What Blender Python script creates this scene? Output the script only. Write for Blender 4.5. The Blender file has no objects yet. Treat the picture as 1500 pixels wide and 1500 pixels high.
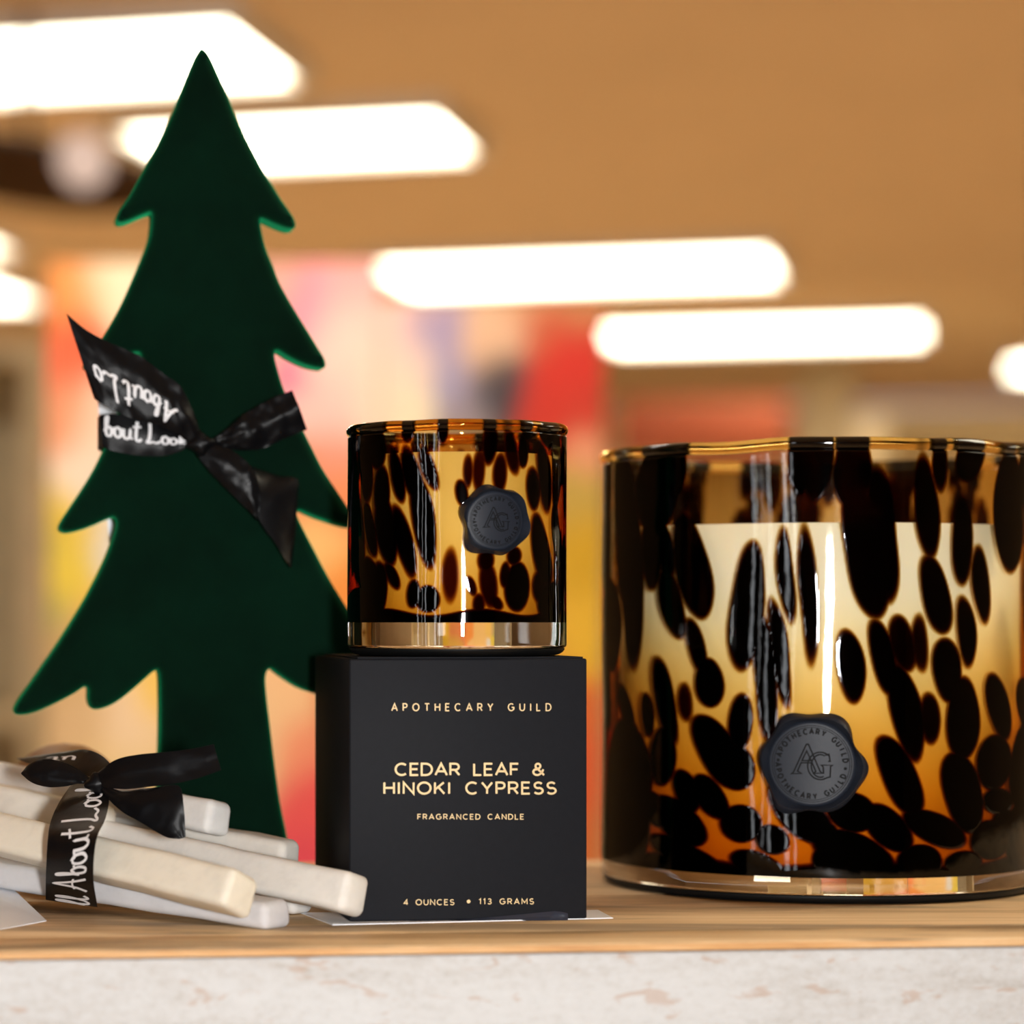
import bpy, bmesh, math, random
import numpy as np
from mathutils import Vector, Matrix, noise as mnoise
random.seed(7)
PI = math.pi
SC = bpy.context.scene
COL = SC.collection
# ------------------------------------------------------------------ camera
SH = 1.35                       # height of the shelf top
EYE = SH + 0.1039
F = 4000.0                      # focal length in pixels of a 1500 px frame
CX, CY = 350.0, 900.0           # principal point (the photograph is an off-centre crop)
CAMY = -0.92
cam = bpy.data.cameras.new('camera')
cam.sensor_width = 36.0
cam.lens = 36.0 * F / 1500.0
cam.shift_x = (750 - CX) / 1500.0
cam.shift_y = (CY - 750) / 1500.0
cam.clip_start = 0.05
cam.dof.use_dof = True
cam.dof.focus_distance = 0.945
cam.dof.aperture_fstop = 5.2
cam.dof.aperture_blades = 7
camo = bpy.data.objects.new('camera', cam)
camo.location = (0, CAMY, EYE)
camo.rotation_euler = (PI / 2, 0, 0)
COL.objects.link(camo)
SC.camera = camo
SC.view_settings.view_transform = 'Standard'
SC.view_settings.look = 'None'
SC.view_settings.gamma = 1.0
SC.view_settings.exposure = 0.0
SC.view_settings.use_curve_mapping = False
# ------------------------------------------------------------------ world and lamps
wd = bpy.data.worlds.new('world'); SC.world = wd; wd.use_nodes = True
wd.node_tree.nodes['Background'].inputs[0].default_value = (0.75, 0.85, 1.0, 1)
wd.node_tree.nodes['Background'].inputs[1].default_value = 1.0
TROFFER = 11.5
def area(name, loc, target, sx, sy, power, color):
    l = bpy.data.lights.new(name, 'AREA'); l.shape = 'RECTANGLE'; l.size = sx; l.size_y = sy
    l.energy = power; l.color = color
    o = bpy.data.objects.new(name, l); o.location = loc
    o.rotation_euler = (Vector(target) - Vector(loc)).to_track_quat('-Z', 'Y').to_euler()
    COL.objects.link(o); return o
# the camera's own flash, beside and above the lens
area('camera_flash', (0.10, CAMY - 0.02, EYE - 0.005), (0.10, 0.05, SH + 0.08), 0.05, 0.08, 9.0, (1, 0.985, 0.97))

def W(px, py, D):
    return Vector(((px - CX) * D / F, D + CAMY, EYE - (py - CY) * D / F))
def lin(c):
    return tuple(((v / 255) / 12.92 if v <= 10 else ((v / 255 + 0.055) / 1.055) ** 2.4) for v in c)
# ------------------------------------------------------------------ helpers
def link(name, me, mat=None, parent=None):
    o = bpy.data.objects.new(name, me); COL.objects.link(o)
    if mat is not None and not me.materials: me.materials.append(mat)
    if parent is not None: o.parent = parent
    return o
def tag(o, label=None, cat=None, group=None, kind=None):
    if label: o['label'] = label
    if cat: o['category'] = cat
    if group: o['group'] = group
    if kind: o['kind'] = kind
    return o
def empty(name, loc, label=None, cat=None, group=None, rz=0):
    o = bpy.data.objects.new(name, None); COL.objects.link(o)
    o.location = loc; o.rotation_euler.z = rz; o.empty_display_size = 0.02
    return tag(o, label, cat, group)
def fin(bm, name, mat, parent=None, smooth=40):
    """bmesh in WORLD coordinates -> object; parented without moving it."""
    bmesh.ops.recalc_face_normals(bm, faces=bm.faces)
    me = bpy.data.meshes.new(name); bm.to_mesh(me); bm.free()
    return finme(me, name, mat, parent, smooth)
def finme(me, name, mat, parent=None, smooth=40):
    if parent is not None:
        me.transform(matw(parent).inverted())
    if smooth:
        for p in me.polygons: p.use_smooth = True
        me.set_sharp_from_angle(angle=math.radians(smooth))
    return link(name, me, mat, parent)
def matw(o):
    m = Matrix.LocRotScale(o.location, o.rotation_euler, o.scale)
    return matw(o.parent) @ m if o.parent else m
def box_bm(bm, c, s, bevel=0.0, seg=2, M=None):
    r = bmesh.ops.create_cube(bm, size=1.0)
    vs = r['verts']
    for v in vs: v.co = Vector((v.co.x * s[0] + c[0], v.co.y * s[1] + c[1], v.co.z * s[2] + c[2]))
    if bevel > 0:
        es = list({e for v in vs for e in v.link_edges})
        rb = bmesh.ops.bevel(bm, geom=es, offset=bevel, segments=seg, affect='EDGES', profile=0.5)
        vs = list({v for f in rb['faces'] for v in f.verts} | {v for v in vs if v.is_valid})
    if M is not None:
        for v in vs: v.co = M @ v.co
    return vs
def box_obj(name, c, s, mat, parent=None, bevel=0.0, M=None, seg=2):
    bm = bmesh.new(); box_bm(bm, c, s, bevel, seg, M)
    return fin(bm, name, mat, parent)
def cyl_bm(bm, p0, p1, r, n=16):
    p0, p1 = Vector(p0), Vector(p1); d = p1 - p0
    q = d.to_track_quat('Z', 'Y').to_matrix().to_4x4()
    M = Matrix.Translation((p0 + p1) / 2) @ q
    bmesh.ops.create_cone(bm, cap_ends=True, segments=n, radius1=r, radius2=r, depth=d.length, matrix=M)
def lathe(prof, c, n=64, close=False):
    bm = bmesh.new(); rings = []
    for (r, z) in prof:
        if r < 1e-6: rings.append([bm.verts.new((c[0], c[1], c[2] + z))])
        else: rings.append([bm.verts.new((c[0] + r * math.cos(2 * PI * k / n), c[1] + r * math.sin(2 * PI * k / n), c[2] + z)) for k in range(n)])
    for a, b in zip(rings[:-1], rings[1:]):
        for k in range(n):
            k2 = (k + 1) % n
            if len(a) == 1 and len(b) == 1: continue
            if len(a) == 1: bm.faces.new((a[0], b[k2], b[k]))
            elif len(b) == 1: bm.faces.new((a[k], a[k2], b[0]))
            else: bm.faces.new((a[k], a[k2], b[k2], b[k]))
    return bm
def crom(pts, n):
    """Catmull-Rom through pts, n samples per span"""
    P = [Vector(p) for p in pts]; out = []
    for i in range(len(P) - 1):
        p0 = P[i - 1] if i > 0 else P[i] * 2 - P[i + 1]
        p1, p2 = P[i], P[i + 1]
        p3 = P[i + 2] if i + 2 < len(P) else P[i + 1] * 2 - P[i]
        for k in range(n):
            t = k / n
            out.append(0.5 * ((2 * p1) + (p2 - p0) * t + (2 * p0 - 5 * p1 + 4 * p2 - p3) * t * t + (3 * p1 - p0 - 3 * p2 + p3) * t ** 3))
    out.append(P[-1].copy()); return out
def resample(poly, n):
    L = [0.0]
    for a, b in zip(poly[:-1], poly[1:]): L.append(L[-1] + (b - a).length)
    out = []; j = 0
    for k in range(n + 1):
        s = L[-1] * k / n
        while j < len(L) - 2 and L[j + 1] < s: j += 1
        d = L[j + 1] - L[j]; t = (s - L[j]) / d if d > 1e-12 else 0
        out.append(poly[j].lerp(poly[j + 1], min(max(t, 0), 1)))
    return out
# ------------------------------------------------------------------ materials
class NT:
    def __init__(s, name):
        s.m = bpy.data.materials.new(name); s.m.use_nodes = True
        s.t = s.m.node_tree; s.t.nodes.clear()
        s.out = s.n('ShaderNodeOutputMaterial')
    def n(s, ty, **kw):
        d = s.t.nodes.new(ty)
        for k, v in kw.items(): setattr(d, k, v)
        return d
    def l(s, a, b): s.t.links.new(a, b)
    def val(s, sock, v):
        if hasattr(v, 'is_linked') or isinstance(v, bpy.types.NodeSocket): s.l(v, sock)
        else: sock.default_value = v
    def math(s, op, a, b=0.0, c=None):
        d = s.n('ShaderNodeMath', operation=op); s.val(d.inputs[0], a); s.val(d.inputs[1], b)
        if c is not None: s.val(d.inputs[2], c)
        return d.outputs[0]
    def noise(s, scale, detail=4, rough=0.55, vec=None, dist=0.0):
        d = s.n('ShaderNodeTexNoise'); d.inputs['Scale'].default_value = scale
        d.inputs['Detail'].default_value = detail; d.inputs['Roughness'].default_value = rough
        d.inputs['Distortion'].default_value = dist
        if vec is not None: s.l(vec, d.inputs['Vector'])
        return d.outputs['Fac']
    def coord(s, scale=(1, 1, 1), rot=(0, 0, 0), kind='Object'):
        t = s.n('ShaderNodeTexCoord'); m = s.n('ShaderNodeMapping')
        m.inputs['Scale'].default_value = scale; m.inputs['Rotation'].default_value = rot
        s.l(t.outputs[kind], m.inputs['Vector']); return m.outputs[0]
    def ramp(s, fac, stops):
        d = s.n('ShaderNodeValToRGB'); s.l(fac, d.inputs[0]); e = d.color_ramp.elements
        while len(e) < len(stops): e.new(0.5)
        for k, (p, c) in enumerate(stops): e[k].position = p; e[k].color = (*c, 1) if len(c) == 3 else c
        return d.outputs[0]
    def bump(s, h, strength=0.5, dist=0.001):
        d = s.n('ShaderNodeBump'); d.inputs['Strength'].default_value = strength; d.inputs['Distance'].default_value = dist
        s.l(h, d.inputs['Height']); return d.outputs[0]
    def pr(s, **kw):
        d = s.n('ShaderNodeBsdfPrincipled')
        for k, v in kw.items():
            k = {'color': 'Base Color', 'rough': 'Roughness', 'metal': 'Metallic', 'ior': 'IOR', 'normal': 'Normal', 'sheen': 'Sheen Weight', 'sheenc': 'Sheen Tint', 'sheenr': 'Sheen Roughness', 'spec': 'Specular IOR Level', 'trans': 'Transmission Weight', 'sss': 'Subsurface Weight', 'emc': 'Emission Color', 'ems': 'Emission Strength', 'coat': 'Coat Weight'}[k]
            if isinstance(v, tuple) and len(v) == 3: v = (*v, 1)
            s.val(d.inputs[k], v)
        s.l(d.outputs[0], s.out.inputs[0]); s.p = d; return s
def flat(name, c, rough=0.6, var=0.12, scale=30, **kw):
    """plain colour with a little procedural variation"""
    t = NT(name); f = t.noise(scale, vec=t.coord())
    a = tuple(max(0, v * (1 - var)) for v in c); b = tuple(min(1, v * (1 + var)) for v in c)
    t.pr(color=t.ramp(f, [(0.3, a), (0.7, b)]), rough=rough, **kw); return t.m
def wood(name, stops, scale=(2.5, 40, 40), rough=0.6, fine=260, bumpd=0.0004):
    t = NT(name); v = t.coord(scale)
    n1 = t.noise(1.0, 6, 0.6, v, 0.6); n2 = t.noise(fine, 3, 0.6, t.coord((0.08, 1, 1)))
    f = t.math('MULTIPLY_ADD', n2, 0.35, t.math('MULTIPLY', n1, 0.7))
    t.pr(color=t.ramp(f, stops), rough=rough, normal=t.bump(f, 0.6, bumpd)); return t.m

M_wood_top = wood('shelf_wood', [(0.3, lin((150, 126, 98))), (0.42, lin((212, 182, 140))), (0.55, lin((238, 208, 162))), (0.7, lin((246, 222, 180)))], (3, 60, 60))
M_wood_edge = wood('raw_edge_wood', [(0.3, lin((165, 105, 58))), (0.5, lin((212, 160, 102))), (0.7, lin((235, 198, 150)))], (6, 60, 60))
def top_wood():
    t = NT('worn_shelf_wood'); v = t.coord((3, 60, 60)); n1 = t.noise(1.0, 6, 0.62, v, 0.7); n2 = t.noise(1.0, 3, 0.6, t.coord((22, 420, 420)))
    f = t.math('MULTIPLY_ADD', n2, 0.35, t.math('MULTIPLY', n1, 0.7))
    c = t.ramp(f, [(0.32, lin((142, 114, 84))), (0.44, lin((202, 168, 124))), (0.55, lin((226, 192, 146))), (0.7, lin((240, 212, 170)))])
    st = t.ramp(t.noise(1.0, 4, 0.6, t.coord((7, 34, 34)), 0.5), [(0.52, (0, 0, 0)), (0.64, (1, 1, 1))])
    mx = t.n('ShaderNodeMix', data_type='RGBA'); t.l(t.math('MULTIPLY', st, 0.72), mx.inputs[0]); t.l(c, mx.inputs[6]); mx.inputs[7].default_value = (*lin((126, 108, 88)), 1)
    t.pr(color=mx.outputs[2], rough=0.6, normal=t.bump(f, 0.6, 0.0004)); return t.m
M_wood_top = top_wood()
def whitewash():
    t = NT('whitewashed_wood')
    a = t.noise(1.0, 8, 0.65, t.coord((9, 60, 55)), 0.8)
    b = t.noise(1.0, 4, 0.7, t.coord((260, 700, 420)))
    k = t.noise(1.0, 3, 0.55, t.coord((70, 200, 190)), 0.6)
    base = t.ramp(t.math('MULTIPLY_ADD', b, 0.45, t.math('MULTIPLY', a, 0.6)), [(0.30, lin((172, 164, 154))), (0.45, lin((194, 191, 187))), (0.56, lin((203, 202, 200))), (0.75, lin((210, 210, 209)))])
    kn = t.ramp(k, [(0.32, (1, 1, 1)), (0.39, (0, 0, 0))])
    mx = t.n('ShaderNodeMix', data_type='RGBA'); t.l(t.math('MULTIPLY', kn, 0.45), mx.inputs[0]); t.l(base, mx.inputs[6]); mx.inputs[7].default_value = (*lin((178, 140, 112)), 1)
    t.pr(color=mx.outputs[2], rough=0.75, normal=t.bump(b, 0.8, 0.0006)); return t.m
M_white = whitewash()
def velvet():
    t = NT('green_velvet'); f = t.noise(900, 3, 0.6, t.coord()); g = t.noise(22, 5, 0.6, t.coord())
    col = t.ramp(g, [(0.3, (0.0003, 0.004, 0.002)), (0.7, (0.0008, 0.0115, 0.0055))])
    t.pr(color=col, rough=0.95, spec=0.08, sheen=1.0, sheenc=(0.012, 0.50, 0.19), sheenr=0.46, normal=t.bump(f, 0.5, 0.0004)); return t.m
M_velvet = velvet()
def satin(name='black_satin'):
    t = NT(name); w = t.n('ShaderNodeTexWave'); w.inputs['Scale'].default_value = 900; w.inputs['Distortion'].default_value = 1.5
    t.l(t.coord((1, 1, 1), (0.3, 0.5, 0.2)), w.inputs['Vector'])
    g = t.noise(90, 4, 0.6, t.coord())
    h = t.math('MULTIPLY_ADD', w.outputs['Fac'], 0.10, g)
    t.pr(color=(0.0035, 0.0035, 0.0042), rough=t.math('MULTIPLY_ADD', g, 0.25, 0.20), spec=0.16, normal=t.bump(h, 0.3, 0.0006)); return t.m
M_satin = satin()
M_print = flat('white_print', (0.8, 0.8, 0.82), 0.5, 0.03)
M_gold = flat('gold_print', lin((222, 192, 140)), 0.45, 0.05, metal=0.15)
M_boxc = flat('black_card', lin((28, 29, 33)), 0.55, 0.06, 400, spec=0.07)
M_film = flat('dark_film', (0.02, 0.025, 0.04), 0.3, 0.2, 60)
M_card = flat('white_card', lin((243, 246, 252)), 0.5, 0.02)
def stone():
    t = NT('off_white_stone'); v = t.coord()
    oi = t.n('ShaderNodeObjectInfo')
    a = t.noise(55, 6, 0.65, v, 0.8); b = t.noise(1.0, 4, 0.6, t.coord((30, 260, 260)))
    f = t.math('ADD', t.math('MULTIPLY', a, 0.6), t.math('MULTIPLY', b, 0.4))
    c = t.ramp(f, [(0.3, (0.76, 0.76, 0.76)), (0.5, (0.87, 0.87, 0.87)), (0.72, (0.93, 0.93, 0.93))])
    mx = t.n('ShaderNodeMix', data_type='RGBA', blend_type='MULTIPLY'); mx.inputs[0].default_value = 1
    t.l(c, mx.inputs[6]); t.l(oi.outputs['Color'], mx.inputs[7])
    t.pr(color=mx.outputs[2], rough=0.55, spec=0.15, sss=0.25, normal=t.bump(f, 0.4, 0.0005))
    t.p.inputs['Subsurface Radius'].default_value = (1, 0.8, 0.6); t.p.inputs['Subsurface Scale'].default_value = 0.003
    return t.m
M_stone = stone()
def seal_mat(name, c, rough):
    t = NT(name); f = t.noise(260, 3, 0.6, t.coord())
    t.pr(color=c, rough=rough, spec=0.2, normal=t.bump(f, 0.25, 0.0002)); return t.m
M_seal = seal_mat('black_sealing_wax', lin((33, 37, 46)), 0.44)
M_sealshade = seal_mat('engraving_shade', lin((6, 6, 8)), 0.7)
def wax(name, c):
    t = NT(name); f = t.noise(40, 3, 0.5, t.coord())
    t.pr(color=t.ramp(f, [(0.3, tuple(v * 0.97 for v in c)), (0.7, c)]), rough=0.5, spec=0.3, sss=0.12)
    t.p.inputs['Subsurface Radius'].default_value = (1, 0.7, 0.35); t.p.inputs['Subsurface Scale'].default_value = 0.006
    return t.m
M_wax = wax('cream_wax', (0.97, 0.91, 0.74))
def shell(name, amber, spotc, rough=0.02):
    """thin wall of amber glass: absorbs by colour^density (longer path at grazing angle), reflects by Fresnel"""
    t = NT(name)
    sp = t.n('ShaderNodeAttribute', attribute_name='spot').outputs['Fac']
    ti = t.n('ShaderNodeAttribute', attribute_name='tint').outputs['Fac']
    g = t.n('ShaderNodeNewGeometry'); d = t.n('ShaderNodeVectorMath', operation='DOT_PRODUCT')
    t.l(g.outputs['Normal'], d.inputs[0]); t.l(g.outputs['Incoming'], d.inputs[1])
    c = t.math('ABSOLUTE', d.outputs['Value'])
    path = t.math('DIVIDE', 1.0, t.math('MAXIMUM', c, 0.22))
    kt = t.math('MULTIPLY', ti, path); ks = t.math('MULTIPLY', sp, path)
    ch = []
    for i in range(3):
        ch.append(t.math('MULTIPLY', t.math('POWER', amber[i], kt), t.math('POWER', spotc[i], ks)))
    cb = t.n('ShaderNodeCombineColor')
    for i in range(3): t.l(ch[i], cb.inputs[i])
    tr = t.n('ShaderNodeBsdfTransparent'); t.l(cb.outputs[0], tr.inputs[0])
    wob = t.noise(38, 2, 0.5, t.coord((1, 1, 0.35)))
    wob = t.math('MULTIPLY_ADD', t.noise(170, 2, 0.5, t.coord((1, 1, 0.6))), 0.16, wob)
    h = t.math('MULTIPLY_ADD', t.math('MINIMUM', sp, 6.0), 0.03, wob)
    gl = t.n('ShaderNodeBsdfGlossy'); gl.inputs['Roughness'].default_value = 0.035; gl.inputs[0].default_value = (1, 1, 1, 1)
    t.l(t.bump(h, 0.22, 0.0011), gl.inputs['Normal'])
    F5 = t.math('MULTIPLY_ADD', t.math('POWER', t.math('SUBTRACT', 1.0, c), 5.0), 0.48, 0.026)
    mx = t.n('ShaderNodeMixShader'); t.l(F5, mx.inputs[0]); t.l(tr.outputs[0], mx.inputs[1]); t.l(gl.outputs[0], mx.inputs[2])
    t.l(mx.outputs[0], t.out.inputs[0]); return t.m
M_amber = shell('tortoiseshell_glass', (0.955, 0.845, 0.60), (0.55, 0.40, 0.20))
M_amber_dark = shell('dark_tortoiseshell_glass', (0.86, 0.66, 0.30), (0.55, 0.36, 0.17))
def clear_glass():
    t = NT('clear_glass'); g = t.n('ShaderNodeBsdfGlass'); g.inputs['IOR'].default_value = 1.5; g.inputs['Roughness'].default_value = 0.0
    g.inputs[0].default_value = (0.97, 0.96, 0.94, 1); t.l(g.outputs[0], t.out.inputs[0]); return t.m
M_clear = clear_glass()
M_foot_disc = flat('black_foot_disc', (0.004, 0.004, 0.004), 0.5, 0.1, 60, spec=0.2)
def rim_glass(name, c):
    t = NT(name); sp = t.n('ShaderNodeAttribute', attribute_name='spot').outputs['Fac']
    g = t.n('ShaderNodeBsdfGlass'); g.inputs['IOR'].default_value = 1.5; g.inputs['Roughness'].default_value = 0.03; g.inputs[0].default_value = (*c, 1)
    p = t.n('ShaderNodeBsdfPrincipled'); p.inputs['Base Color'].default_value = (0.004, 0.002, 0.001, 1); p.inputs['Roughness'].default_value = 0.05
    mx = t.n('ShaderNodeMixShader'); t.l(sp, mx.inputs[0]); t.l(g.outputs[0], mx.inputs[1]); t.l(p.outputs[0], mx.inputs[2]); t.l(mx.outputs[0], t.out.inputs[0]); return t.m
M_rim = rim_glass('amber_rim_glass', (0.95, 0.80, 0.45)); M_rim_dark = rim_glass('dark_amber_rim_glass', (0.80, 0.50, 0.16))
def emit(name, c, s):
    t = NT(name); e = t.n('ShaderNodeEmission'); e.inputs[0].default_value = (*c, 1); e.inputs[1].default_value = s
    t.l(e.outputs[0], t.out.inputs[0]); return t.m
M_troffer = emit('lit_diffuser', (1.0, 0.90, 0.68), TROFFER)
M_ceil = flat('ceiling_paint', (0.84, 0.60, 0.36), 0.9, 0.03, 2)
M_wall = flat('tan_wall_paint', (0.62, 0.47, 0.30), 0.9, 0.05, 2)
M_floor = wood('floor_wood', [(0.3, (0.66, 0.50, 0.33)), (0.7, (0.80, 0.64, 0.46))], (1, 8, 8), 0.5)
M_darkm = flat('dark_brown_metal', (0.06, 0.028, 0.010), 0.9, spec=0.1)
M_redwood = flat('red_brown_board', (0.42, 0.09, 0.035), 0.6)
M_beige = flat('beige_paint', (0.66, 0.55, 0.36), 0.7)
M_frame = flat('white_frame', (0.75, 0.73, 0.7), 0.5)
M_ball = wood('turned_brown_wood', [(0.3, lin((120, 82, 42))), (0.7, lin((165, 118, 66)))], (30, 80, 80), 0.5)

# ------------------------------------------------------------------ the room (turned 15 degrees from the camera axis)
RY = math.radians(-15)
RM = Matrix.Rotation(RY, 4, 'Z')
def R(x, y, z=0): return RM @ Vector((x, y, z))
ZC = EYE + 1.11
X0, X1, Y0, Y1 = -7.5, 5.5, -4.6, 14.0
def struct(name, c, s, mat, M=RM):
    bm = bmesh.new(); box_bm(bm, c, s, 0, 1, M)
    o = fin(bm, name, mat, None, 0); o['kind'] = 'structure'; return o
xm, ym = (X0 + X1) / 2, (Y0 + Y1) / 2
struct('floor', (xm, ym, -0.05), (X1 - X0, Y1 - Y0, 0.1), M_floor)
struct('ceiling', (xm, ym, ZC + 0.06), (X1 - X0, Y1 - Y0, 0.1), M_ceil)
struct('wall_back', (xm, Y1 + 0.05, ZC / 2), (X1 - X0, 0.1, ZC), M_wall)
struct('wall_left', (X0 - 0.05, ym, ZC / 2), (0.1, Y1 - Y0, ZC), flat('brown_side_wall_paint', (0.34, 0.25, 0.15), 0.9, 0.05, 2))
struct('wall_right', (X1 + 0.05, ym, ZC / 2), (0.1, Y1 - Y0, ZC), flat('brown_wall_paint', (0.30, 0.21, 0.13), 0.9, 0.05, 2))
# shop front behind the camera: wall above and below a band of tall narrow windows
wins = [(-2.62, 0.20), (-2.15, 0.10), (-1.78, 0.16), (-0.92, 0.22), (-0.55, 0.12)]
zb, zt = 0.45, ZC - 0.25
edges = [X0]
for (c, w) in wins: edges += [c - w / 2, c + w / 2]
edges.append(X1)
bm = bmesh.new()
box_bm(bm, (xm, Y0 - 0.05, zb / 2), (X1 - X0, 0.1, zb), M=RM)
box_bm(bm, (xm, Y0 - 0.05, (zt + ZC) / 2), (X1 - X0, 0.1, ZC - zt), M=RM)
for i in range(0, len(edges), 2):
    a, b = edges[i], edges[i + 1]
    box_bm(bm, ((a + b) / 2, Y0 - 0.05, (zb + zt) / 2), (b - a, 0.1, zt - zb), M=RM)
o = fin(bm, 'wall_front', flat('dark_shopfront', (0.07, 0.06, 0.05), 0.8), None, 0); o['kind'] = 'structure'
M_sky = emit('daylit_pane', (0.92, 0.96, 1.0), 7.0)
for i, (c, w) in enumerate(wins):
    pl = empty('window_%d' % (i + 1), RM @ Vector((c, Y0, zb))); pl['kind'] = 'structure'
    box_obj('pane', (c, Y0 - 0.06, (zb + zt) / 2), (w, 0.01, zt - zb), M_sky, pl, M=RM)
    bm = bmesh.new()
    for s in (-1, 1): box_bm(bm, (c + s * (w / 2 - 0.01), Y0 - 0.02, (zb + zt) / 2), (0.02, 0.06, zt - zb), M=RM)
    for z in (zb + 0.01, (zb + zt) / 2, zt - 0.01): box_bm(bm, (c, Y0 - 0.02, z), (w, 0.06, 0.02), M=RM)
    fin(bm, 'window_frame', M_frame, pl, 0)

# ceiling lights: frame + diffuser
def troffer(px, py, w, d, label):
    D = 1.11 * F / (CY - py)
    p = W(px, py, D)
    t = empty('ceiling_light', (p.x, p.y, ZC), label, 'ceiling light', 'fluorescent ceiling lights', RY)
    Mx = Matrix.Translation((p.x, p.y, ZC - 0.012)) @ RM
    bm = bmesh.new()
    for s in (-1, 1):
        box_bm(bm, (s * (w / 2 + 0.015), 0, 0), (0.03, d + 0.06, 0.04), M=Mx)
        box_bm(bm, (0, s * (d / 2 + 0.015), 0), (w, 0.03, 0.04), M=Mx)
    fin(bm, 'frame', M_frame, t, 0)
    box_obj('diffuser', (0, 0, 0), (w, d, 0.012), M_troffer, t, M=Mx)
troffer(-60, 84, 1.25, 0.55, 'glowing ceiling light at top left, nearest and behind the tree tip')
troffer(440, 193, 0.72, 0.50, 'glowing ceiling light just right of the tree tip')
troffer(850, 388, 1.2, 0.66, 'glowing ceiling light directly above the small candle')
troffer(1118, 481, 1.2, 0.66, 'glowing ceiling light above the big candle, farther than the one beside it')
troffer(1690, 527, 1.2, 0.66, 'glowing ceiling light cut by the right edge of the picture')
troffer(-225, 425, 1.2, 0.66, 'glowing ceiling light cut by the left edge at painting height')
troffer(-300, 352, 1.2, 0.5, 'faint ceiling light tip at the left edge, above a brighter one')
# ceiling lights out of frame; the last one added to brighten the shelf
for i, (x, y) in enumerate([(3.4, 2.4), (3.6, 5.6), (-4.6, 2.6), (1.45, 0.75)]):
    p = R(x, y)
    t = empty('ceiling_light', (p.x, p.y, ZC), ('ceiling light beyond the right edge, nearest the shelf', 'ceiling light beyond the right edge, farther down the room', 'ceiling light beyond the left edge beside the brown hanging lamp', 'added ceiling light out of view, brightening the shelf and stick tops')[i], 'ceiling light', 'ceiling lights out of view', RY)
    Mx = Matrix.Translation((p.x, p.y, ZC - 0.012)) @ RM
    bm = bmesh.new()
    for s in (-1, 1):
        box_bm(bm, (s * 0.615, 0, 0), (0.03, 0.66, 0.04), M=Mx); box_bm(bm, (0, s * 0.315, 0), (1.2, 0.03, 0.04), M=Mx)
    fin(bm, 'frame', M_frame, t, 0)
    box_obj('diffuser', (0, 0, 0), (1.2, 0.6, 0.012), M_troffer, t, M=Mx)

# columns
def column(px, D, w, mat, label, name='square_column'):
    p = W(px, 900, D)
    t = empty(name, (p.x, p.y, 0), label, 'column', None, RY)
    Mx = Matrix.Translation((p.x, p.y, 0)) @ RM
    box_obj('shaft', (0, 0, ZC / 2), (w, w, ZC), mat, t, 0.01, Mx)
    box_obj('base_block', (0, 0, 0.06), (w + 0.05, w + 0.05, 0.12), mat, t, 0.008, Mx)
column(428, 9.6, 0.15, M_beige, 'blurred pale beige square column right of the tree top')
column(1212, 12.0, 0.24, M_beige, 'blurred olive-beige square column behind the big candle rim')
# red-brown shelving behind the big candle
def shelving(px0, px1, top, D, mat, label, n=3, back=True):
    a, b = W(px0, top, D), W(px1, top, D); w = b.x - a.x; h = a.z
    c = ((a.x + b.x) / 2, a.y, 0)
    t = empty('shelving_unit', c, label, 'shelving')
    Mx = Matrix.Translation(c)
    for s in (-1, 1): box_obj('side_panel', (s * (w / 2 - 0.015), 0.2, h / 2), (0.03, 0.4, h), mat, t, 0, Mx)
    box_obj('back_panel', (0, 0.39, h / 2), (w - 0.06, 0.02, h), mat, t, 0, Mx)
    for k in range(n + 1):
        box_obj('shelf_board', (0, 0.19, 0.1 + (h - 0.115) * k / n), (w - 0.06, 0.38, 0.03), mat, t, 0, Mx)
    return t
t = shelving(905, 1152, 588, 10.5, M_beige, 'blurred shelving unit with a red-brown header behind the big candle rim')
a, b = W(905, 588, 10.48), W(1152, 672, 10.48)
o = box_obj('header_panel', ((a.x + b.x) / 2, a.y - 0.01, (a.z + b.z) / 2), (b.x - a.x, 0.02, a.z - b.z), M_redwood, t, 0.002); o['label'] = 'red-brown header panel'
shelving(1290, 1720, 600, 9.5, flat('pale_tan_board', (0.95, 0.80, 0.55), 0.7), 'blurred pale tan shelving unit at the right edge behind the big candle')
shelving(-420, 62, 500, 4.4, flat('straw_board', (0.62, 0.50, 0.30), 0.7), 'blurred straw-coloured shelving unit at the left edge beside the painting')

# dark hanging spot lamp at upper left
t = empty('pendant_lamp', (*W(60, 240, 5.0).xy, ZC), 'blurred dark brown hanging lamp with a round pale light at upper left', 'lamp')
c = W(40, 243, 5.0)
bm = bmesh.new(); cyl_bm(bm, (c.x, c.y, ZC - 0.005), (c.x, c.y, c.z + 0.03), 0.008); fin(bm, 'stem', M_darkm, t)
bm = bmesh.new(); bmesh.ops.create_uvsphere(bm, u_segments=32, v_segments=16, radius=1)
for v in bm.verts: v.co = Vector((v.co.x * 0.28 + c.x, v.co.y * 0.12 + c.y + 0.02, v.co.z * 0.075 * (0.8 if v.co.z > 0 else 1) + c.z - v.co.x * 0.04))
fin(bm, 'lamp_body', M_darkm, t, 80)
bm = bmesh.new(); d = W(122, 236, 4.86); cyl_bm(bm, (d.x, d.y - 0.03, d.z), (d.x, d.y + 0.03, d.z), 0.045, 32)
fin(bm, 'bulb_face', emit('pale_bulb', (1.0, 0.70, 0.55), 0.8), t)

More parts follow.
